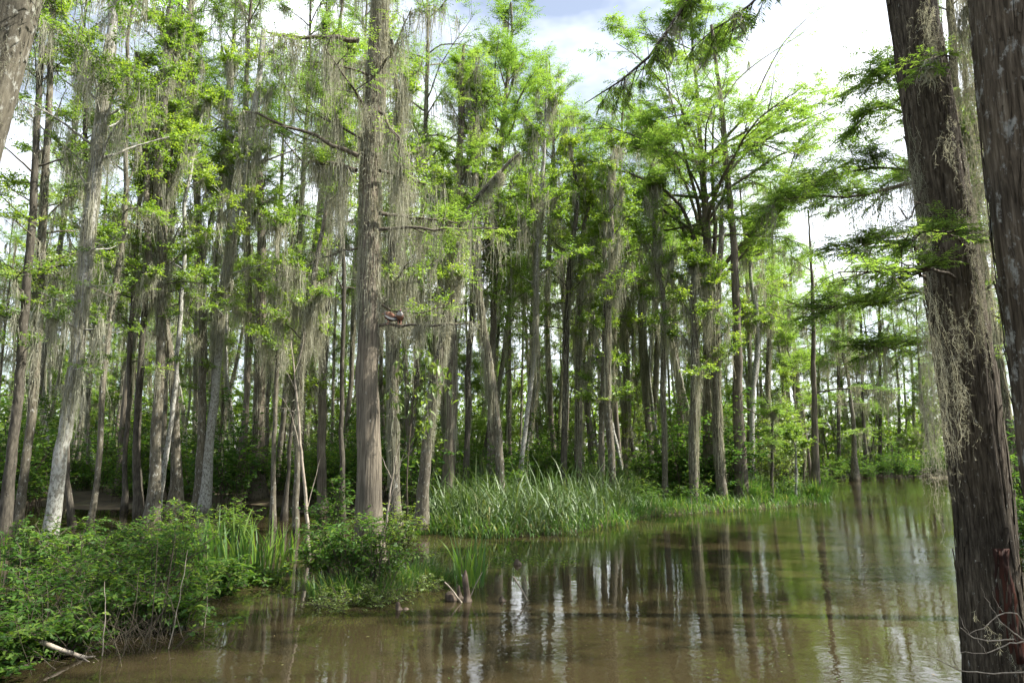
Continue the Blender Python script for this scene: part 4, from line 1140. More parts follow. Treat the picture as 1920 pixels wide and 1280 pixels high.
TALL = [(318, 33, 6, 1.30), (400, 36, 6, 1.35), (462, 33, 4, 1.4), (528, 36, 6, 1.35), (570, 31, 4, 1.4), (650, 36, 6, 1.3), (236, 34, 4, 1.45), (60, 33, 6, 1.25), (770, 30, 6, 1.2)]
for i, (px, d, k, sc_) in enumerate(sorted(TALL)):
    kind, parts = PROTO[k]
    x = (px - 960) / FPX * d
    place_copy(kind, parts, f'very tall feathery cypress rising above the left wood, {ORD[i]} from the left', 'tree', (x, d, float(ground_z(x, d)) - 0.02), rngb.uniform(0, 6.28), (sc_ * 0.8, sc_ * 0.8, sc_), 'tall cypresses over the left wood')

TALL2 = [(985, 44, 6, 1.05), (1040, 40, 4, 1.1), (1105, 46, 6, 1.1), (1160, 41, 4, 1.15), (1225, 48, 6, 1.1), (1275, 44, 4, 1.1), (1395, 50, 6, 1.0), (1440, 46, 4, 1.0), (1480, 54, 6, 1.0), (1510, 62, 4, 1.0)]
for i, (px, d, k, sc_) in enumerate(sorted(TALL2)):
    kind, parts = PROTO[k]
    x = (px - 960) / FPX * d
    place_copy(kind, parts, f'tall feathery cypress behind the reed bank, {ORD[i]} from the left', 'tree', (x, d, float(ground_z(x, d)) - 0.02), rngb.uniform(0, 6.28), (sc_ * 1.15, sc_ * 1.15, sc_), 'tall cypresses behind the reed bank')

# trees of the far bank and of the right bank
FARS = [(1490, 70), (1520, 76), (1548, 70), (1585, 76), (1640, 78), (1672, 72), (1700, 76), (1735, 70), (1765, 74), (1800, 66), (1840, 70), (1880, 60), (1925, 56), (1560, 84), (1610, 86), (1690, 86), (1750, 85), (1535, 80), (1595, 72), (1655, 84), (1715, 80)]
for i, (px, d) in enumerate(sorted(FARS)):
    kind, parts = PROTO[[5, 3, 4, 0, 5, 6][i % 6]]
    x = (px - 960) / FPX * d
    s = rngb.uniform(0.85, 1.15)
    place_copy(kind, parts, f"low leafy tree on the far bank, {ORD[i]} from the left", 'tree', (x, d, float(ground_z(x, d))), rngb.uniform(0, 6.28), s, 'trees of the far bank')
RB_ = [(1905, 24, 1.0, 5), (1935, 34, 1.0, 1), (1975, 17, 0.9, 3), (1880, 46, .9, 4), (2060, 20, 1.0, 5), (2150, 15, 1.0, 4), (2050, 28, 1.0, 0), (2250, 13, 1.0, 5), (2420, 10, 1.0, 4)]
for i, (px, d, s, k) in enumerate(sorted(RB_)):
    kind, parts = PROTO[k]
    x = (px - 960) / FPX * d
    place_copy(kind, parts, f"tree on the right bank behind the leaning cypresses, {ORD[i]} from left", 'tree', (x, d, float(ground_z(x, d))), rngb.uniform(0, 6.28), s, 'trees of the right bank')

# small understory trees that close the view under the tall crowns
US = []
for sd, lf, H_, nb_, zl_, L_ in [(221, 'broad', 8.5, 26, 1.8, 2.0), (222, 'broad', 7.0, 24, 1.4, 1.9), (223, 'cyp', 9.0, 22, 2.0, 2.2)]:
    US.append(proto(sd, lf, 'grey', H_, 0.045, nb_, zl_, L_, 20, 1.2, 0.9, bend=0.5, tmn=60))
UZONE = [(-20, 180, 11, 'behind the left-edge trunks'), (180, 400, 12, 'behind the big grey stems'), (400, 640, 13, 'left of the big cypress'), (640, 860, 11, 'between the big cypress and the reeds'),
         (860, 1060, 12, 'behind the left half of the reeds'), (1060, 1280, 13, 'behind the right half of the reeds'), (1280, 1500, 11, 'behind the spreading cypress'), (1500, 1780, 13, 'on the far bank')]
rngq = np.random.default_rng(91)
for x0, x1, cnt, phrase in UZONE:
    xs = np.sort(x0 + (x1 - x0) * (np.arange(cnt) + rngq.uniform(0, 1, cnt)) / cnt)
    for i, px in enumerate(xs):
        d = rngq.uniform(46, 78) if x0 < 1500 else rngq.uniform(68, 84)
        x = (px - 960) / FPX * d
        k = int(rngq.integers(0, 3))
        place_copy('young_cypress' if k == 2 else 'young_tupelo', US[k], f"low leafy understory {'cypress' if k == 2 else 'tupelo'} {phrase}, {ORD[i]} from the left", 'tree', (x, d, float(ground_z(x, d)) - 0.02), rngq.uniform(0, 6.28), rngq.uniform(0.8, 1.3), 'understory trees of the wood')

# the far wood that closes the view
rngw = np.random.default_rng(5)
N = 38000
wx = rngw.uniform(-85, 62, N); wy = rngw.uniform(80, 96, N)
hh = 11.5 + 5.0 * lumps(wx * 0.8, wy * 0.5) + 2.0 * np.sin(wx * 0.9) - 4.0 * np.clip((wx - 30) / 10, 0, 1)
wz = rngw.random(N) ** 1.15 * np.clip(hh, 3, 18)
Vw, Fw, Rw = kites(np.stack([wx, wy, wz], 1), rngw.normal(0, 1, (N, 3)), rngw.normal(0, 1, (N, 3)) + np.array([[0, 0, 0.6]]), rngw.uniform(0.4, 0.9, N), rngw.uniform(0.22, 0.5, N), rngw.random(N))
o = link('distant_woods', make_mesh('distant_woods', Vw, Fw, M['farleaf'], Rw)); o['kind'] = 'stuff'
o['label'] = 'far green wall of undergrowth closing the wood'; o['category'] = 'woods'

# ------------------------------------------------------------------ shrubs
def shrub_parts(seed, H, W, nst, nsub, nleaf, ll, lw, mat, stem_mat='twig', own=0, spread=0.9, drop0=0.35, droopy=-0.2):
    """multi-stemmed bush; own = leaves to be returned singly (loc, dir, nml, size)"""
    rng = np.random.default_rng(seed)
    n = 7
    az = rng.uniform(0, 6.28, nst)
    out_ = rng.uniform(0.1, 1, nst) ** 0.6 * W
    hh_ = H * rng.uniform(0.5, 1.3, nst) * (1 - 0.25 * (out_ / W) ** 2)
    w_ = np.linspace(0, 1, n)[None]
    b0 = rng.normal(0, 0.22 * W, (nst, 2))
    x = b0[:, :1] + np.cos(az)[:, None] * out_[:, None] * w_ ** 1.4
    y = b0[:, 1:] + np.sin(az)[:, None] * out_[:, None] * w_ ** 1.4
    z = hh_[:, None] * np.sin(w_ * 1.45) / math.sin(1.45) - 0.15
    PB = np.stack([x, y, z], -1); PB[:, 1:] += np.cumsum(rng.normal(0, 0.018 * H, (nst, n - 1, 3)), 1)
    RB = 0.010 * (1 - 0.75 * w_) * np.ones((nst, 1)) * (H / 1.5) ** 0.5 + 0.002
    st = tubes(PB, RB, 5)
    # side twigs
    B = nst * nsub
    q = np.repeat(np.arange(nst), nsub)
    s = rng.uniform(drop0, 1.0, B) * (n - 1.001); j = s.astype(int); f = (s - j)[:, None]
    sp_ = PB[q, j] * (1 - f) + PB[q, j + 1] * f
    a2 = rng.uniform(0, 6.28, B)
    dd = nrm(np.stack([np.cos(a2), np.sin(a2), rng.normal(0.35, 0.35, B)], 1))
    sl = rng.uniform(0.18, 0.42, B) * (H / 1.4) ** 0.6
    TP = np.stack([sp_, sp_ + dd * sl[:, None] * 0.55 + np.array([[0, 0, 0.02]]), sp_ + dd * sl[:, None] + np.array([[0, 0, -0.03]])], 1)
    tw = tubes(TP, np.tile([[0.004, 0.003, 0.0015]], (B, 1)), 3)
    Nl = B * nleaf
    ql = np.repeat(np.arange(B), nleaf)
    u = np.tile((np.arange(nleaf) + 0.8) / nleaf, B)
    lp = sp_[ql] + dd[ql] * (sl[ql] * u)[:, None]
    sd = nrm(np.cross(dd, np.array([[0, 0, 1.0]])))[ql]
    sg = np.where(np.tile(np.arange(nleaf), B) % 2 == 0, -1, 1)[:, None]
    dl = dd[ql] * 0.6 + sd * sg * 0.8 + rng.normal(0, 0.3, (Nl, 3)) + np.array([[0, 0, droopy]])
    nmv = np.array([[0, 0, 1.0]]) + rng.normal(0, 0.35, (Nl, 3))
    sz = rng.uniform(0.6, 1.2, Nl)
    rv = np.clip(0.35 * rng.random(B)[ql] + 0.55 * rng.random(Nl) + 0.10 * (lp[:, 2] / H), 0, 1)
    lv = kites(lp, dl, nmv, ll * sz, lw * sz, rv, fold=0.08, mid=0.42)
    V, F, r_ = join([st, tw])
    parts = [('stem', make_mesh('stem', V, F, M[stem_mat], r_, smooth=True), 'stuff'),
             ('foliage', make_mesh('foliage', *lv[:2], M[mat], lv[2]), 'stuff')]
    return parts, PB


# one shaped leaf, shared by every singly built leaf
def leaf_shape(name, mat, L, W, n=6, curl=0.18, rnd=0.7):
    t = np.linspace(0, 1, n + 1)
    wd = W * 0.5 * np.sin(np.pi * t ** 0.75) ** 0.9
    vs, fs = [], []
    for i in range(n + 1):
        z = -curl * L * t[i] ** 2
        vs += [(-wd[i], t[i] * L, z + wd[i] * 0.35), (0, t[i] * L, z), (wd[i], t[i] * L, z + wd[i] * 0.35)]
    for i in range(n):
        a = i * 3
        fs += [(a, a + 1, a + 4, a + 3), (a + 1, a + 2, a + 5, a + 4)]
    return make_mesh(name, np.array(vs), np.array(fs), mat, np.full(len(vs), rnd))


BIG_LEAF = [leaf_shape('leaf', M['shrub'], 0.13, 0.062, rnd=r_) for r_ in (0.55, 0.75, 0.95)]
VINE_LEAF = [leaf_shape('leaf', M['shrub_lit'], 0.20, 0.075, curl=0.3, rnd=r_) for r_ in (0.25, 0.6)]
import mathutils


def put_leaf(parent, me, p, direction, s, roll, loc_parent):
    o = link('leaf', me, parent)
    d = mathutils.Vector(direction).normalized()
    q = d.to_track_quat('Y', 'Z')
    o.rotation_mode = 'QUATERNION'
    o.rotation_quaternion = q @ mathutils.Quaternion((0, 1, 0), roll)
    o.location = tuple(float(v) for v in (np.asarray(p) - np.asarray(loc_parent)))
    o.scale = (s, s, s)
    return o


# left bank thicket: each bush a thing
BUSHES = [  # px, py of foot, height, half-width, label
    (30, 1210, 1.25, 0.95, 'nearest bush at the bottom left corner, over tangled brown sticks'),
    (150, 1160, 1.25, 0.95, 'broad green bush below the white leaning trunk'),
    (285, 1140, 1.30, 0.90, 'green bush with bare cane stems over the water, left of the strap leaves'),
    (60, 1085, 1.15, 0.90, 'bush against the left side of the white leaning trunk'),
    (215, 1070, 1.25, 0.95, 'dense bush just right of the white leaning trunk foot'),
    (340, 1055, 1.35, 0.95, 'tallest bush of the left bank, under the big grey stems'),
    (400, 1112, 0.70, 0.60, 'low bush at the water edge in front of the strap leaves'),
    (478, 1092, 0.45, 0.45, 'small yellowish bush at the right tip of the left bank'),
    (15, 1250, 0.60, 0.60, 'lowest bush in the very bottom left corner, in front of the sticks'),
    (110, 1225, 0.60, 0.60, 'low bush in front of the broad green bush, over the dead branch'),
    (215, 1188, 0.75, 0.60, 'low bush beside the dark inlet with reddish canes'),
    (320, 1178, 0.9, 0.65, 'front bush behind the tall bare canes'),
    (130, 1105, 1.2, 0.85, 'bush hiding the foot of the white leaning trunk'),
    (280, 1085, 1.25, 0.85, 'bush midway between the white leaning trunk and the strap leaves'),
    (440, 1012, 1.05, 0.80, 'bush behind the strap leaves of the left bank')]
rngs = np.random.default_rng(12)
for i, (px, py, h_, w_, lab) in enumerate(BUSHES):
    p = on_ground(px, py); p[2] = max(0.0, float(ground_z(p[0], p[1])))
    prt, PB = shrub_parts(300 + i, h_ * 0.88, w_, 26, 9, 7, 0.100, 0.043, 'shrub', drop0=0.30)
    o = thing('leafy_bush', lab, 'bush', p, 'bushes of the left bank')
    for nm, me, kd in prt:
        c = link(nm, me, o); c['kind'] = kd
    for k in range(30):
        b = PB[rngs.integers(0, len(PB))]
        tip = b[rngs.integers(3, 7)]
        a = rngs.uniform(0, 6.28)
        put_leaf(c, BIG_LEAF[int(rngs.integers(0, 3))], tip + rngs.normal(0, 0.05, 3), (math.cos(a), math.sin(a), rngs.normal(0.0, 0.25)), rngs.uniform(0.7, 1.15), rngs.normal(0, 0.3), (0, 0, 0))

# bushes round the tussock of the big cypress
TUS = [(608, 1098, 0.85, 0.45, 'low leafy bush at the left tip of the tussock'),
       (655, 1108, 1.25, 0.60, 'leafy bush in front of the left side of the big cypress foot'),
       (626, 1072, 1.65, 0.60, 'tall leafy bush on the tussock left of the big cypress'),
       (704, 1112, 1.15, 0.55, 'leafy bush right in front of the foot of the big cypress'),
       (746, 1084, 1.25, 0.50, 'bright yellow-green bush at the right foot of the big cypress')]
for i, (px, py, h_, w_, lab) in enumerate(TUS):
    p = on_ground(px, py); p[2] = max(0.0, float(ground_z(p[0], p[1])))
    prt, PB = shrub_parts(340 + i, h_, w_, 24, 8, 7, 0.095, 0.042, 'shrub_lit' if i == 4 else 'shrub', drop0=0.45)
    o = thing('leafy_bush', lab, 'bush', p, 'bushes on the tussock')
    for nm, me, kd in prt:
        c = link(nm, me, o); c['kind'] = kd
    for k in range(24):
        b = PB[rngs.integers(0, len(PB))]
        a = rngs.uniform(0, 6.28)
        put_leaf(c, BIG_LEAF[int(rngs.integers(0, 3))], b[rngs.integers(4, 7)] + rngs.normal(0, 0.04, 3), (math.cos(a), math.sin(a), rngs.normal(0.0, 0.3)), rngs.uniform(0.6, 1.0), rngs.normal(0, 0.3), (0, 0, 0))

# sapling with hanging bright leaves right of the big cypress
sd_ = MD + 0.9
bp0 = at(770, 1010, sd_); bp0[2] = 0.0
o = thing('young_tree', 'young tree with drooping bright green leaves right of the big cypress trunk', 'sapling', bp0)
rv = np.random.default_rng(21)
stem = np.array([bp0, at(762, 900, sd_), at(770, 800, sd_), at(778, 720, sd_), at(782, 660, sd_)])
Q, q = resample(stem, np.linspace(0.022, 0.006, 5), 16)
tub = [tubes(Q[None], q[None], 6)]
tips = []
for k in range(16):
    s0 = Q[rv.integers(8, 16)]
    tgt = at(rv.uniform(715, 860), rv.uniform(655, 790), sd_ + rv.uniform(-0.6, 0.4))
    mid_ = (s0 + tgt) / 2 + np.array([0, 0, 0.12])
    PB_, RB_2 = resample(np.array([s0, mid_, tgt]), np.array([0.008, 0.005, 0.002]), 6)
    tub.append(tubes(PB_[None], RB_2[None], 4)); tips.append(PB_)
V, F, r_ = join(tub)
link('stem', make_mesh('stem', V - bp0[None], F, M['twig'], r_, smooth=True), o)
for b in tips:
    for k in range(16):
        p = b[rv.integers(2, 6)] + rv.normal(0, 0.035, 3)
        a = rv.uniform(0, 6.28)
        put_leaf(o, VINE_LEAF[int(rv.integers(0, 2))], p, (0.6 * math.cos(a), 0.6 * math.sin(a), rv.uniform(-1.1, 0.1)), rv.uniform(0.5, 1.0), rv.normal(0, 0.4), bp0)

# sunlit bush behind the dark sapling and undergrowth along the bank and in the wood
prt, PB = shrub_parts(360, 3.7, 1.9, 34, 14, 7, 0.16, 0.085, 'shrub_lit', drop0=0.15)
p = on_ground(1452, 930)
place_copy('sunlit_bush', prt, 'sunny yellow-green bush on the bank right of the bare straight trunk', 'bush', (p[0] + 0.3, p[1], 0), 0.4, 1.0, None)
LOWB = shrub_parts(365, 1.15, 0.95, 26, 9, 6, 0.12, 0.055, 'shrub', drop0=0.15)[0]
for i, (px, py) in enumerate([(1228, 960), (1262, 956), (1296, 957), (1328, 952), (1362, 953), (1424, 948), (1468, 944), (1200, 950), (1345, 938)]):
    p = on_ground(px, py)
    place_copy('leafy_bush', LOWB, f"low leafy bush on the waterline of the bank, {ORD[[1, 2, 3, 4, 6, 7, 8, 0, 5][i]]} right of the reeds", 'bush', (p[0], p[1] + 0.4, 0.0), i * 1.3, 0.75 + 0.12 * (i % 4), 'low bushes along the right bank')
UND = [shrub_parts(370, 2.6, 1.6, 30, 12, 6, 0.17, 0.09, 'shrub', drop0=0.2)[0], shrub_parts(371, 3.6, 1.9, 30, 14, 6, 0.19, 0.10, 'shrub', drop0=0.2)[0],
       shrub_parts(372, 2.0, 1.5, 30, 11, 6, 0.16, 0.08, 'shrub', drop0=0.15)[0]]
UZ = [(-20, 260, 20, 'in the shade behind the left-edge trunks', 30, 70), (260, 480, 19, 'in the shade behind the big grey stems', 28, 70), (480, 700, 18, 'in the shade left of the big cypress', 27, 66),
      (700, 960, 14, 'behind the left half of the reed bed', 26, 66), (960, 1200, 14, 'behind the right half of the reed bed', 31, 66), (1200, 1420, 12, 'under the spreading cypress', 31, 66), (1420, 1560, 5, 'on the bank beyond the sunny bush', 48, 76)]
rngu = np.random.default_rng(31)
for x0, x1, cnt, phrase, d0, d1 in UZ:
    xs = np.sort(rngu.uniform(x0, x1, cnt))
    for i, px in enumerate(xs):
        d = rngu.uniform(d0, d1) if i % 3 else rngu.uniform(d0, d0 + 8)
        x = (px - 960) / FPX * d
        place_copy('undergrowth_bush', UND[int(rngu.integers(0, 3))], f'dark undergrowth bush {phrase}, {ORD[i]} from the left', 'bush', (x, d, float(ground_z(x, d)) - 0.05), rngu.uniform(0, 6.28), rngu.uniform(0.6, 1.25), 'undergrowth bushes of the wood')
for i, px in enumerate(np.linspace(1560, 1900, 13)):
    d = 62 + rngu.uniform(-2, 5) - max(0, px - 1780) * 0.1
    x = (px - 960) / FPX * d
    place_copy('undergrowth_bush', UND[i % 3], f'low green bush along the far bank of the channel, {ORD[i]} from the left', 'bush', (x, d, -0.05), rngu.uniform(0, 6.28), rngu.uniform(0.6, 0.9), 'bushes of the far bank')
for i, (px, d) in enumerate([(1795, 62), (1822, 58), (1850, 52), (1893, 26), (1912, 19), (1930, 15), (1950, 30)]):
    x = (px - 960) / FPX * d
    place_copy('undergrowth_bush', UND[i % 3], f'dark bush on the right bank seen past the leaning cypress, {ORD[i]} from the left', 'bush', (x, d, -0.05), rngu.uniform(0, 6.28), 0.8, 'bushes of the right bank')

# ------------------------------------------------------------------ grasses
def in_poly_scatter(rng, n, poly_px, jitter=0):
    pts = np.array([on_ground(x, y)[:2] for x, y in poly_px])
    out_ = []
    lo, hi = pts.min(0), pts.max(0)
    while len(out_) < n:
        c = rng.uniform(lo, hi, (n * 3, 2))
        ins = np.zeros(len(c), bool)
        j = len(pts) - 1
        for i in range(len(pts)):
            xi, yi = pts[i]; xj, yj = pts[j]
            cond = ((yi > c[:, 1]) != (yj > c[:, 1])) & (c[:, 0] < (xj - xi) * (c[:, 1] - yi) / (yj - yi + 1e-12) + xi)
            ins ^= cond
            j = i
        out_ += list(c[ins])
    return np.array(out_[:n])


rg = np.random.default_rng(41)
# tall reeds
N = 7500
c = in_poly_scatter(rg, N, [(800, 992), (860, 1003), (950, 1008), (1060, 1000), (1140, 985), (1190, 962), (1150, 930), (1000, 930), (820, 935)])
cl = rg.normal(0, 0.12, (N, 2))
b = np.stack([c[:, 0] + cl[:, 0], c[:, 1] + cl[:, 1], np.zeros(N)], 1); b[:, 2] = np.maximum(-0.05, ground_z(b[:, 0], b[:, 1]))
edge = np.clip((b[:, 1] - bank_front(b[:, 0])) / 2.0, 0, 1)
hmod = 1 + 0.35 * lumps(b[:, 0] * 5, b[:, 1] * 5)
ln = rg.uniform(0.9, 2.3, N) * (0.6 + 0.4 * edge) * hmod
rnd = np.clip(rg.beta(1.6, 2.6, N), 0, 1)
V, F, r_ = blades(b, rg.uniform(0, 6.28, N), ln, rg.uniform(0.014, 0.050, N), np.abs(rg.normal(0.20, 0.24, N)), np.abs(rg.normal(1.7, 1.0, N)), rnd, seg=5, tw=rg.normal(0, 0.4, N))
o = link('reed_bed', make_mesh('reed_bed', V, F, M['reed'], r_)); o['kind'] = 'stuff'
o['label'] = 'bed of tall arching reeds with tan dead blades at the water edge'; o['category'] = 'reeds'


def grass_stuff(name, label, poly, N, h0, h1, wd, seed, mat='grass', bend=0.8, rnd_hi=1.0, lean=0.15):
    rg = np.random.default_rng(seed)
    c = in_poly_scatter(rg, N, poly)
    b = np.stack([c[:, 0], c[:, 1], np.maximum(-0.05, ground_z(c[:, 0], c[:, 1]))], 1)
    V, F, r_ = blades(b, rg.uniform(0, 6.28, N), rg.uniform(h0, h1, N), rg.uniform(0.6, 1.3, N) * wd, np.abs(rg.normal(lean, lean, N)), np.abs(rg.normal(bend, 0.5, N)), rg.random(N) ** 1.3 * rnd_hi, seg=3, tw=rg.normal(0, 0.5, N))
    o = link(name, make_mesh(name, V, F, M[mat], r_)); o['kind'] = 'stuff'; o['label'] = label; o['category'] = 'grass'
    return o


grass_stuff('bank_grass', 'lush green grass along the bank under the spreading cypress', [(1170, 975), (1215, 968), (1300, 962), (1400, 956), (1440, 950), (1440, 925), (1300, 918), (1160, 925)], 6500, 0.22, 0.65, 0.022, 42)
grass_stuff('bank_grass', 'sunny grass on the tip of the bank behind the saplings', [(1420, 948), (1500, 944), (1512, 930), (1500, 915), (1400, 915)], 3000, 0.3, 1.0, 0.024, 43, rnd_hi=1.0)
grass_stuff('wood_floor_grass', 'low green growth on the wood floor behind the reeds', [(800, 935), (1000, 930), (1190, 925), (1500, 912), (1500, 892), (800, 892)], 5500, 0.3, 0.9, 0.05, 44)
grass_stuff('wood_floor_grass', 'dark low growth among the flooded trunks on the left', [(250, 935), (560, 935), (660, 950), (700, 905), (0, 905), (0, 925)], 3500, 0.3, 0.9, 0.04, 45)


re_ = np.random.default_rng(48)
N = 2600
tt_ = re_.uniform(0, 1, N) * (len(BANK) - 1.001); j_ = tt_.astype(int); f_ = (tt_ - j_)[:, None]
c_ = BANK[j_] * (1 - f_) + BANK[j_ + 1] * f_ + np.stack([re_.normal(0, 0.15, N), re_.uniform(-0.25, 0.75, N)], 1)
b_ = np.stack([c_[:, 0], c_[:, 1], np.maximum(-0.05, ground_z(c_[:, 0], c_[:, 1]) - 0.02)], 1)
V, F, r_ = blades(b_, re_.normal(-1.57, 1.2, N), re_.uniform(0.3, 0.85, N), re_.uniform(0.014, 0.034, N), np.abs(re_.normal(0.3, 0.25, N)), np.abs(re_.normal(1.3, 0.7, N)), re_.random(N) ** 1.3, seg=4)
o = link('edge_grass', make_mesh('edge_grass', V, F, M['grass'], r_)); o['kind'] = 'stuff'
o['label'] = 'grass overhanging the waterline along the reed bank'; o['category'] = 'grass'


def tuft(label, px, py, N, h, rad, seed, bend=0.9, wd=0.012, mat='grass', name='grass_tussock'):
    rg = np.random.default_rng(seed)
    p = on_ground(px, py)
    a = rg.uniform(0, 6.28, N); rr = rad * np.sqrt(rg.random(N))
    b = np.stack([rr * np.cos(a), rr * np.sin(a), np.full(N, -0.03)], 1)
    V, F, r_ = blades(b, a + rg.normal(0, 0.6, N), h * rg.uniform(0.3, 1.25, N) * (1 + 0.25 * np.sin(a * 3 + seed)), wd * rg.uniform(0.6, 1.5, N), np.abs(rg.normal(0.25, 0.15, N)), np.abs(rg.normal(bend, 0.5, N)), rg.random(N), seg=5)
    o = link(name, make_mesh(name, V, F, M[mat], r_), loc=(p[0], p[1], max(0, float(ground_z(p[0], p[1])))))
    o['label'] = label; o['category'] = 'grass'; o['kind'] = 'stuff'
    return o


tuft('grass tussock at the foot of the bare straight trunk', 1402, 946, 1500, 1.05, 0.95, 51, wd=0.02)
tuft('round grass tussock at the foot of the bank-tip cypress', 1535, 940, 1100, 0.85, 0.50, 52, wd=0.02)
tuft('tall grass on the tussock in front of the big cypress', 690, 1112, 800, 0.45, 0.8, 53, wd=0.011)
tuft('grass at the left side of the big cypress tussock', 640, 1116, 600, 0.42, 0.55, 54, wd=0.011)
tuft('grass reaching right from the big cypress tussock', 770, 1092, 700, 0.40, 0.55, 55, wd=0.011)
tuft('low grass behind the two cypress knees', 830, 1085, 420, 0.30, 0.45, 56, wd=0.010)
tuft('green moss and grass cushion round the grey trunk left of the reeds', 790, 1000, 420, 0.22, 0.32, 57, wd=0.012)

# marsh plants creeping over the tussock's front edge
prt, PB = shrub_parts(380, 0.38, 0.55, 40, 6, 6, 0.055, 0.024, 'shrub_lit', drop0=0.2)
for i, (px, py, s, lab) in enumerate([(640, 1135, 1.0, 'low creeping marsh herbs at the front left of the tussock'), (700, 1128, 1.0, 'low creeping marsh herbs at the front of the tussock'),
                                      (790, 1105, 0.9, 'low marsh herbs right of the tussock by the knees')]):
    p = on_ground(px, py)
    place_copy('marsh_herb', prt, lab, 'plant', (p[0], p[1], 0.0), i * 1.7, s, 'marsh herbs on the tussock')

# strap-leaved plants: every leaf a part
def strap_clump(label, px, py, n, h, rad, seed, wd=0.035, bend=0.7, group='strap-leaved water plants'):
    rg = np.random.default_rng(seed)
    p = on_ground(px, py)
    o = thing('iris_plant', label, 'plant', (p[0], p[1], 0.0), group)
    for k in range(n):
        a = rg.uniform(0, 6.28); rr = rad * math.sqrt(rg.random())
        V, F, r_ = blades(np.array([[0, 0, -0.06]]), np.array([0.0]), np.array([h * rg.uniform(0.6, 1.1)]), np.array([wd * rg.uniform(0.7, 1.2)]), np.array([abs(rg.normal(0.10, 0.08))]),
                          np.array([abs(rg.normal(bend * 0.55, 0.5))]), np.array([rg.random()]), seg=8, tw=np.array([rg.normal(0, 0.5)]))
        lf = link('leaf', make_mesh('leaf', V, F, M['blade'], r_), o, (rr * math.cos(a), rr * math.sin(a), 0))
        lf.rotation_euler = (0, 0, a + rg.normal(0, 0.7))
    return o


strap_clump('bright green iris clump standing in the water behind the cypress knees', 882, 1098, 40, 1.0, 0.27, 61, wd=0.040, bend=0.6)
strap_clump('strap-leaved iris clump at the right end of the left bushes', 455, 1086, 38, 1.25, 0.45, 62, wd=0.042)
strap_clump('strap-leaved iris clump with tips in the sun, behind the left bushes', 418, 1068, 34, 1.35, 0.45, 63, wd=0.042)
strap_clump('iris clump standing in water between the left bushes and the dead sapling', 505, 1066, 24, 1.15, 0.35, 64, wd=0.040)
strap_clump('thin iris clump left of the dead sapling foot', 548, 1050, 18, 1.05, 0.28, 65, wd=0.038)
strap_clump('iris clump hidden among the bushes under the big grey stems', 370, 1078, 26, 1.3, 0.4, 66, wd=0.040)
strap_clump('dark iris clump at the left edge beside the white leaning trunk', 32, 1062, 26, 1.0, 0.5, 67, wd=0.04, bend=0.4)
strap_clump('single iris sprig in the water under the tussock left end', 600, 1128, 7, 0.55, 0.1, 68, wd=0.022, bend=0.3)

# ------------------------------------------------------------------ dead wood, knees, sticks
def stick(name, label, cat, px_pts, d, r0, r1, mat, k=6, n=14, seed=0, side=(), jit=0.006, mossy=False):
    rg = np.random.default_rng(seed)
    pts = np.array([at(x, y, d + dd) for x, y, dd in px_pts])
    Q, q = resample(pts, np.linspace(r0, r1, len(pts)), n)
    Q[1:] += rg.normal(0, jit, (n - 1, 3))
    base = Q[0].copy()
    o = thing(name, label, cat, base)
    V, F, r_ = trunk_mesh(rg, Q, q, max(k, 8), rough=0.08)
    link('stem', make_mesh('stem', V - base[None], F, M[mat], r_, smooth=True), o)
    for s in side:
        sp_ = np.array([at(x, y, d + dd) for x, y, dd in s[:-1]])
        S, sq = resample(sp_, np.linspace(s[-1], s[-1] * 0.35, len(sp_)), 8)
        S[1:] += rg.normal(0, jit, (7, 3))
        V, F, r_ = tubes(S[None], sq[None], 6)
        link('branch', make_mesh('branch', V - base[None], F, M[mat], r_, smooth=True), o)
    return o


dd0 = gdepth(1042)
stick('dead_sapling', 'slender pale dead sapling with bare twigs standing in the water', 'sapling',
      [(580, 1050, 0), (577, 1000, 0), (573, 930, 0), (566, 860, 0), (561, 790, 0), (556, 740, 0), (552, 690, 0), (545, 640, 0)], dd0, 0.048, 0.010, 'deadwood', seed=3, n=26,
      side=[[(562, 845, 0), (552, 790, -.1), (538, 760, -.15), (522, 735, -.2), 0.014], [(557, 775, 0), (530, 764, .1), (500, 762, .2), (470, 764, .3), 0.010],
            [(574, 960, 0), (590, 900, .2), (600, 860, .3), 0.012], [(552, 700, 0), (566, 660, .1), (570, 620, .2), 0.010], [(555, 735, 0), (540, 700, -.1), (525, 684, -.2), 0.008]])
stick('dead_shrub', 'bleached leafless shrub with forking twigs at the right foot of the big cypress', 'shrub',
      [(716, 1060, 0), (712, 1010, 0), (726, 975, 0), (730, 930, 0), (738, 880, 0), (748, 830, 0)], MD - 0.75, 0.028, 0.006, 'deadwood', seed=4, n=18,
      side=[[(730, 940, 0), (745, 890, -.1), (756, 850, -.15), 0.012], [(735, 900, 0), (722, 870, .1), (712, 850, .1), 0.008], [(728, 960, 0), (742, 930, -.1), (758, 905, -.2), 0.010],
            [(741, 870, 0), (760, 858, 0), (772, 840, 0), 0.006], [(716, 1040, 0), (700, 1080, -.1), (708, 1110, -.2), 0.014]])


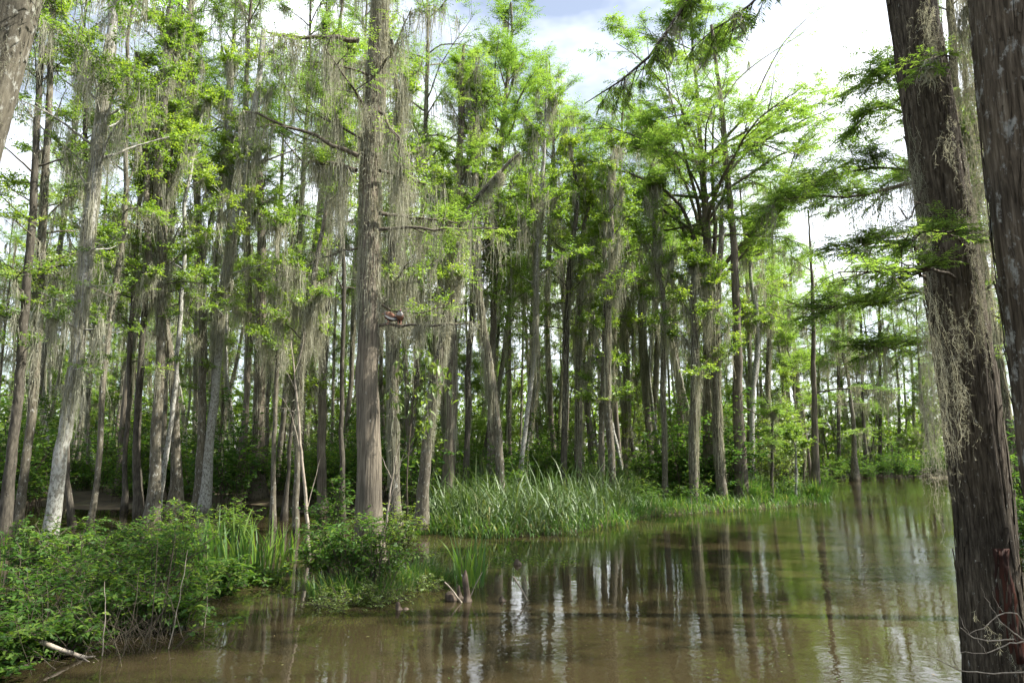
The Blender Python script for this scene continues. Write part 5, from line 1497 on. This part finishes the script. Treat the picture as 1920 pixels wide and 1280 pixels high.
def knee(label, px, py, h, r, seed, tilt=(0, 0), notch=True):
    rg = np.random.default_rng(seed)
    p = on_ground(px, py)
    n = 16; sides = 14
    t = np.linspace(0, 1, n)
    z = -0.12 + t * (h + 0.12)
    prof = r * (1.0 - 0.45 * t + 0.14 * np.sin(t * 7 + rg.uniform(0, 6))); prof[-1] *= 0.05; prof[-2] *= 0.62; prof[-3] *= 0.85
    prof *= 1 + 0.45 * np.exp(-np.clip(z, 0, None) / 0.08)
    P = np.stack([tilt[0] * t + 0.012 * np.sin(t * 6), tilt[1] * t, z], 1)
    V, F, r_ = trunk_mesh(rg, P, prof, sides, rough=0.10)
    o = link('cypress_knee', make_mesh('cypress_knee', V, F, M['knee'], r_, smooth=True), loc=(p[0], p[1], 0))
    o['label'] = label; o['category'] = 'cypress knee'; o['group'] = 'cypress knees in the water'
    return o


knee('tallest cypress knee, upright, beside the iris clump', 876, 1127, 0.50, 0.060, 81, tilt=(-0.03, 0))
knee('low stub knee touching the left of the tallest knee', 861, 1122, 0.22, 0.045, 82)
knee('broad dark knee left of the tallest knee', 846, 1124, 0.14, 0.085, 83)
knee('tiny round knee alone in open water right of the tallest knee', 942, 1126, 0.09, 0.038, 84)
knee('small knee at the left in front of the tussock', 747, 1142, 0.12, 0.045, 85)
knee('flat low knee just right of the small front knee', 764, 1141, 0.025, 0.06, 86)
knee('small knee among floating weeds farther out', 971, 1058, 0.12, 0.065, 87)
kd = gdepth(1126)
stick('stick', 'pale broken stick leaning out of open water right of the knees', 'stick', [(988, 1124, 0), (980, 1108, 0), (972, 1095, 0), (962, 1080, 0)], kd, 0.014, 0.012, 'deadwood', seed=6, n=8, jit=0.003,
      side=[[(972, 1095, 0), (966, 1090, 0), (963, 1083, 0), 0.009]])
stick('stick', 'grey stick leaning left against the broad dark knee', 'stick', [(866, 1130, -.1), (855, 1115, -.1), (845, 1102, -.1), (834, 1090, -.1)], kd, 0.015, 0.010, 'deadwood', seed=7, n=8, jit=0.003)
stick('stick', 'thin pale stick leaning right behind the tallest knee', 'stick', [(880, 1124, .1), (888, 1104, .1), (896, 1086, .1), (905, 1072, .1)], kd, 0.008, 0.005, 'deadwood', seed=8, n=8, jit=0.003)
bd = gdepth(1225)
stick('fallen_branch', 'long dead branch lying low over the water under the left bushes', 'branch', [(60, 1195, -.3), (95, 1210, -.3), (150, 1232, -.2), (200, 1236, 0), (240, 1230, 0), (280, 1233, .2)], bd, 0.030, 0.010, 'deadwood', seed=9, n=16,
      side=[[(150, 1232, -.2), (170, 1240, -.3), (185, 1246, -.4), 0.010]])
stick('fallen_branch', 'curved brown root-like branch at the bottom left corner', 'branch', [(30, 1185, -.4), (25, 1215, -.5), (40, 1240, -.5), (70, 1262, -.5)], bd, 0.035, 0.015, 'twig', seed=10, n=12)
# dead canes along the thicket's water edge
CAN = [(290, 1220, 330, 1000, 'second of the tall bare canes'), (316, 1215, 352, 1030, 'tallest bare cane, leaning right'), (345, 1200, 300, 1080, 'cane leaning left'), (383, 1178, 388, 1090, 'short upright cane'), (278, 1218, 296, 1010, 'leftmost tall bare cane'), (192, 1228, 196, 1090, 'reddish cane at the dark inlet'), (240, 1200, 262, 1060, 'thin cane at the inlet')]
for i, (xa, ya, xb, yb, lab) in enumerate(CAN):
    d_ = gdepth(ya)
    stick('bare_cane', f'{lab} on the water side of the left bushes', 'cane', [(xa, ya, 0), ((xa + xb) / 2 + 3, (ya + yb) / 2, 0), (xb, yb, .1)], d_, 0.007, 0.003, 'deadwood' if i % 2 else 'twig', seed=20 + i, n=9, jit=0.004)
# tangled dead brush under the left bushes
rt = np.random.default_rng(61)
K = 220
px_ = rt.uniform(0, 330, K); py_ = 1235 - 0.12 * px_ + rt.normal(0, 14, K)
b0 = np.array([on_ground(a, b) for a, b in zip(px_, py_)]); b0[:, 2] = -0.03
dv = np.stack([rt.normal(0, 0.5, K), rt.normal(0, 0.4, K), rt.uniform(0.1, 1.0, K)], 1)
P3 = b0[:, None] + nrm(dv)[:, None] * (rt.uniform(0.3, 0.9, K)[:, None] * np.linspace(0, 1, 6)[None])[:, :, None]
P3[:, 1:] += np.cumsum(rt.normal(0, 0.018, (K, 5, 3)), 1)
V, F, r_ = tubes(P3, 0.005 * (1 - 0.7 * np.linspace(0, 1, 6))[None] * rt.uniform(0.6, 1.5, K)[:, None], 4)
o = link('dead_brush', make_mesh('dead_brush', V, F, M['twig'], r_, smooth=True)); o['kind'] = 'stuff'; o['label'] = 'tangle of dead brown twigs under the left bushes'; o['category'] = 'brush'
# twigs in front of the big leaning trunk
TW = [([(1950, 1255, 0), (1870, 1262, 0), (1800, 1258, -.05), (1762, 1236, -.1), (1740, 1226, -.1)], 'long thin twig reaching left over the water at the lower right corner'),
      ([(1940, 1200, 0), (1890, 1205, 0), (1850, 1225, -.05), (1800, 1222, -.05)], 'thin curved twig across the foot of the leaning cypress, above the longest twig'),
      ([(1930, 1200, .1), (1910, 1148, 0), (1880, 1146, 0), (1840, 1180, 0), (1818, 1186, 0)], 'arched twig in front of the red bared wood'),
      ([(1935, 1210, 0), (1880, 1170, 0), (1860, 1140, -.05)], 'straight twig rising left before the red bared wood'),
      ([(1900, 1198, 0), (1850, 1202, 0), (1820, 1192, 0), (1800, 1176, 0)], 'lowest forked twig crossing the leaning trunk')]
for i, (pp, lab) in enumerate(TW):
    stick('twig', lab, 'twig', pp, 5.9, 0.006, 0.002, 'deadwood', seed=40 + i, n=14, jit=0.004,
          side=[[(pp[2][0], pp[2][1], pp[2][2]), (pp[2][0] - 14, pp[2][1] - 22, pp[2][2]), (pp[2][0] - 20, pp[2][1] - 40, pp[2][2]), 0.003]])
# bent reed stalk standing alone in the water
stick('reed_stalk', 'lone bent green reed stalk sticking out of open water', 'reed', [(1052, 1018, 0), (1046, 1008, 0), (1042, 1001, 0), (1030, 1012, 0)], gdepth(1020), 0.010, 0.006, 'twig', seed=60, n=10, jit=0.002)

# floating weeds beyond the knees
rf = np.random.default_rng(71)
N = 260
px_ = rf.uniform(925, 1090, N); py_ = 1052 + rf.normal(0, 5, N)
b0 = np.array([on_ground(a, b) for a, b in zip(px_, py_)]); b0[:, 2] = rf.uniform(0.003, 0.04, N)
V, F, r_ = kites(b0, np.stack([rf.normal(0, 1, N), rf.normal(0, 1, N), rf.normal(0.1, 0.2, N)], 1), np.array([[0, 0, 1.0]]) + rf.normal(0, 0.3, (N, 3)), rf.uniform(0.04, 0.09, N), rf.uniform(0.015, 0.035, N), rf.random(N))
o = link('floating_weed', make_mesh('floating_weed', V, F, M['shrub'], r_)); o['kind'] = 'stuff'; o['label'] = 'strip of floating weed round the farther small knee'; o['category'] = 'weed'

N = 170
px_ = rf.uniform(380, 1790, N); py_ = rf.uniform(1000, 1275, N)
b0 = np.array([on_ground(a, b) for a, b in zip(px_, py_)]); b0[:, 2] = 0.004
V, F, r_ = kites(b0, np.stack([rf.normal(0, 1, N), rf.normal(0, 1, N), np.zeros(N)], 1), np.tile([[0, 0, 1.0]], (N, 1)), rf.uniform(0.02, 0.06, N), rf.uniform(0.01, 0.025, N), rf.uniform(0.3, 1, N), fold=0.02)
V[:, 2] = np.maximum(V[:, 2], 0.003)
o = link('floating_leaf_litter', make_mesh('floating_leaf_litter', V, F, M['reed'], r_)); o['kind'] = 'stuff'; o['label'] = 'scattered leaf bits floating on the muddy water'; o['category'] = 'leaf litter'

# ------------------------------------------------------------------ the two whistling ducks on the low branch
def vcol_mat(name):
    m, n, l, out = new_mat(name)
    a = n.new('ShaderNodeVertexColor'); a.layer_name = 'plumage'
    nz_ = n.new('ShaderNodeTexNoise'); nz_.inputs['Scale'].default_value = 60
    r = ramp(n, [(0.3, (0.8, 0.8, 0.8)), (0.7, (1.1, 1.1, 1.1))]); l.new(nz_.outputs['Fac'], r.inputs['Fac'])
    mm = n.new('ShaderNodeMixRGB'); mm.blend_type = 'MULTIPLY'; mm.inputs['Fac'].default_value = 1
    l.new(a.outputs['Color'], mm.inputs['Color1']); l.new(r.outputs[0], mm.inputs['Color2'])
    bs = n.new('ShaderNodeBsdfPrincipled'); bs.inputs['Roughness'].default_value = 0.7; l.new(mm.outputs[0], bs.inputs['Base Color'])
    l.new(bs.outputs[0], out.inputs['Surface'])
    return m


M['plume'] = vcol_mat('duck_plumage')
M['pink'] = plain_mat('pink_leg', [(0.3, (0.55, 0.26, 0.20)), (0.7, (0.65, 0.34, 0.27))], scale=30, bump=0.1)


def duck(label, foot, yaw, upright=True, hunch=0.0):
    """body, neck and head one swept surface, tail to crown; local +Y is forward"""
    o = thing('duck', label, 'duck', foot, 'ducks on the branch')
    o.rotation_euler = (0, 0, yaw)
    # spine from tail (low, behind) to head
    S = np.array([(0, -0.20, 0.065), (0, -0.155, 0.085), (0, -0.10, 0.115), (0, -0.03, 0.150), (0, 0.035, 0.190), (0, 0.060, 0.235 - 0.02 * hunch),
                  (0, 0.060, 0.262 - 0.05 * hunch), (0, 0.066, 0.285 - 0.07 * hunch), (0, 0.082, 0.303 - 0.08 * hunch), (0, 0.104, 0.308 - 0.09 * hunch), (0, 0.118, 0.304 - 0.09 * hunch)])
    rd = np.array([0.010, 0.032, 0.066, 0.090, 0.084, 0.055, 0.034, 0.031, 0.036, 0.027, 0.010])
    Q, q = resample(S, rd, 34)
    V, F, r_ = tubes(Q[None], q[None], 20)
    V[:, 0] *= 0.92
    me = make_mesh('body', V, F, M['plume'], r_, smooth=True)
    ca = me.color_attributes.new('plumage', 'FLOAT_COLOR', 'POINT')
    t = np.repeat(np.linspace(0, 1, 34), 20)
    y, z, x = V[:, 1], V[:, 2], np.abs(V[:, 0])
    cen = np.repeat(Q[:, 2], 20)
    colr = np.tile([0.16, 0.058, 0.024, 1.0], (len(V), 1))               # chestnut
    colr[t < 0.22] = [0.03, 0.022, 0.02, 1]                              # tail
    belly = (z < cen - 0.035) & (t < 0.5); colr[belly] = [0.012, 0.011, 0.011, 1]
    colr[t > 0.62] = [0.20, 0.10, 0.06, 1]
    face = (t > 0.70) & (z < cen + 0.012); colr[face] = [0.33, 0.31, 0.29, 1]
    ca.data.foreach_set('color', colr.astype(np.float32).ravel())
    body = link('body', me, o)
    for sx in (-1, 1):
        # folded wing: brown with a white band along its lower edge
        n, k = 12, 8
        vs, cs = [], []
        for i in range(n):
            f = i / (n - 1)
            c = np.array([0, 0.045 - 0.21 * f, 0.185 - 0.085 * f])
            half = 0.052 * math.sin(math.pi * (0.12 + 0.86 * f)) ** 0.8 + 0.004
            for j in range(k):
                g_ = -1 + 2 * j / (k - 1)
                rr = np.interp(c[1], Q[:, 1], q) + 0.006
                ang = 0.15 + g_ * half / max(rr, 0.03)
                vs.append((sx * math.cos(ang) * rr * 0.95, c[1], c[2] - 0.012 + math.sin(ang) * rr))
                cs.append((0.62, 0.60, 0.56, 1) if j < 3 else ((0.02, 0.018, 0.017, 1) if f > 0.75 else (0.13, 0.065, 0.035, 1)))
        idx = np.arange(n * k).reshape(n, k)
        me = make_mesh('wing', np.array(vs), np.stack([idx[:-1, :-1], idx[:-1, 1:], idx[1:, 1:], idx[1:, :-1]], -1).reshape(-1, 4), M['plume'], np.zeros(n * k), smooth=True)
        ca = me.color_attributes.new('plumage', 'FLOAT_COLOR', 'POINT'); ca.data.foreach_set('color', np.array(cs, np.float32).ravel())
        link('wing', me, o)
        # leg with a webbed foot of three toes
        L1 = tubes(np.array([[(sx * 0.028, -0.01, 0.085), (sx * 0.028, 0.0, 0.045), (sx * 0.026, 0.004, 0.006)]]), np.array([[0.009, 0.006, 0.006]]), 8)
        toes = [tubes(np.array([[(sx * 0.026, 0.002, 0.006), (sx * 0.026 + tx, 0.02, 0.008), (sx * 0.026 + tx * 1.8, 0.042, 0.002)]]), np.array([[0.005, 0.004, 0.002]]), 6) for tx in (-0.012, 0, 0.012)]
        V2, F2, r2 = join([L1] + toes)
        link('leg', make_mesh('leg', V2, F2, M['pink'], r2, smooth=True), o)
        e = Q[np.argmin(np.abs(Q[:, 1] - 0.09) + (Q[:, 2] < 0.2))]
        u_, v_ = np.meshgrid(np.linspace(0, 2 * math.pi, 9)[:-1], np.linspace(0.2, math.pi - 0.2, 5), indexing='ij')
        ev = np.stack([np.sin(v_) * np.cos(u_), np.sin(v_) * np.sin(u_), np.cos(v_)], -1).reshape(-1, 3) * 0.006 + np.array([sx * 0.028, 0.088, 0.309 - 0.08 * hunch])
        ie = np.arange(40).reshape(8, 5); ne = np.roll(ie, -1, 0)
        link('eye', make_mesh('eye', ev, np.stack([ie[:, :-1], ne[:, :-1], ne[:, 1:], ie[:, 1:]], -1).reshape(-1, 4), M['knee'], np.zeros(40), smooth=True), body)
    hz = 0.302 - 0.09 * hunch
    B1 = tubes(np.array([[(0, 0.105, hz + 0.006), (0, 0.130, hz), (0, 0.155, hz - 0.008), (0, 0.166, hz - 0.010)]]), np.array([[0.016, 0.012, 0.010, 0.003]]), 10)
    B1[0][:, 2] = hz + (B1[0][:, 2] - hz) * 0.75
    link('bill', make_mesh('bill', B1[0], B1[1], M['pink'], B1[2], smooth=True), body)
    return o


br_top = lambda px: at(px, 611, MD - 0.05)
f1 = br_top(729); f1[2] += 0.030
f2 = br_top(749); f2[2] += 0.030
duck('left duck on the low branch, turned away, white wing band showing', f1, R(70), hunch=0.9)
duck('right duck on the low branch, chestnut breast facing us, pink legs', f2, R(195), hunch=0.5)
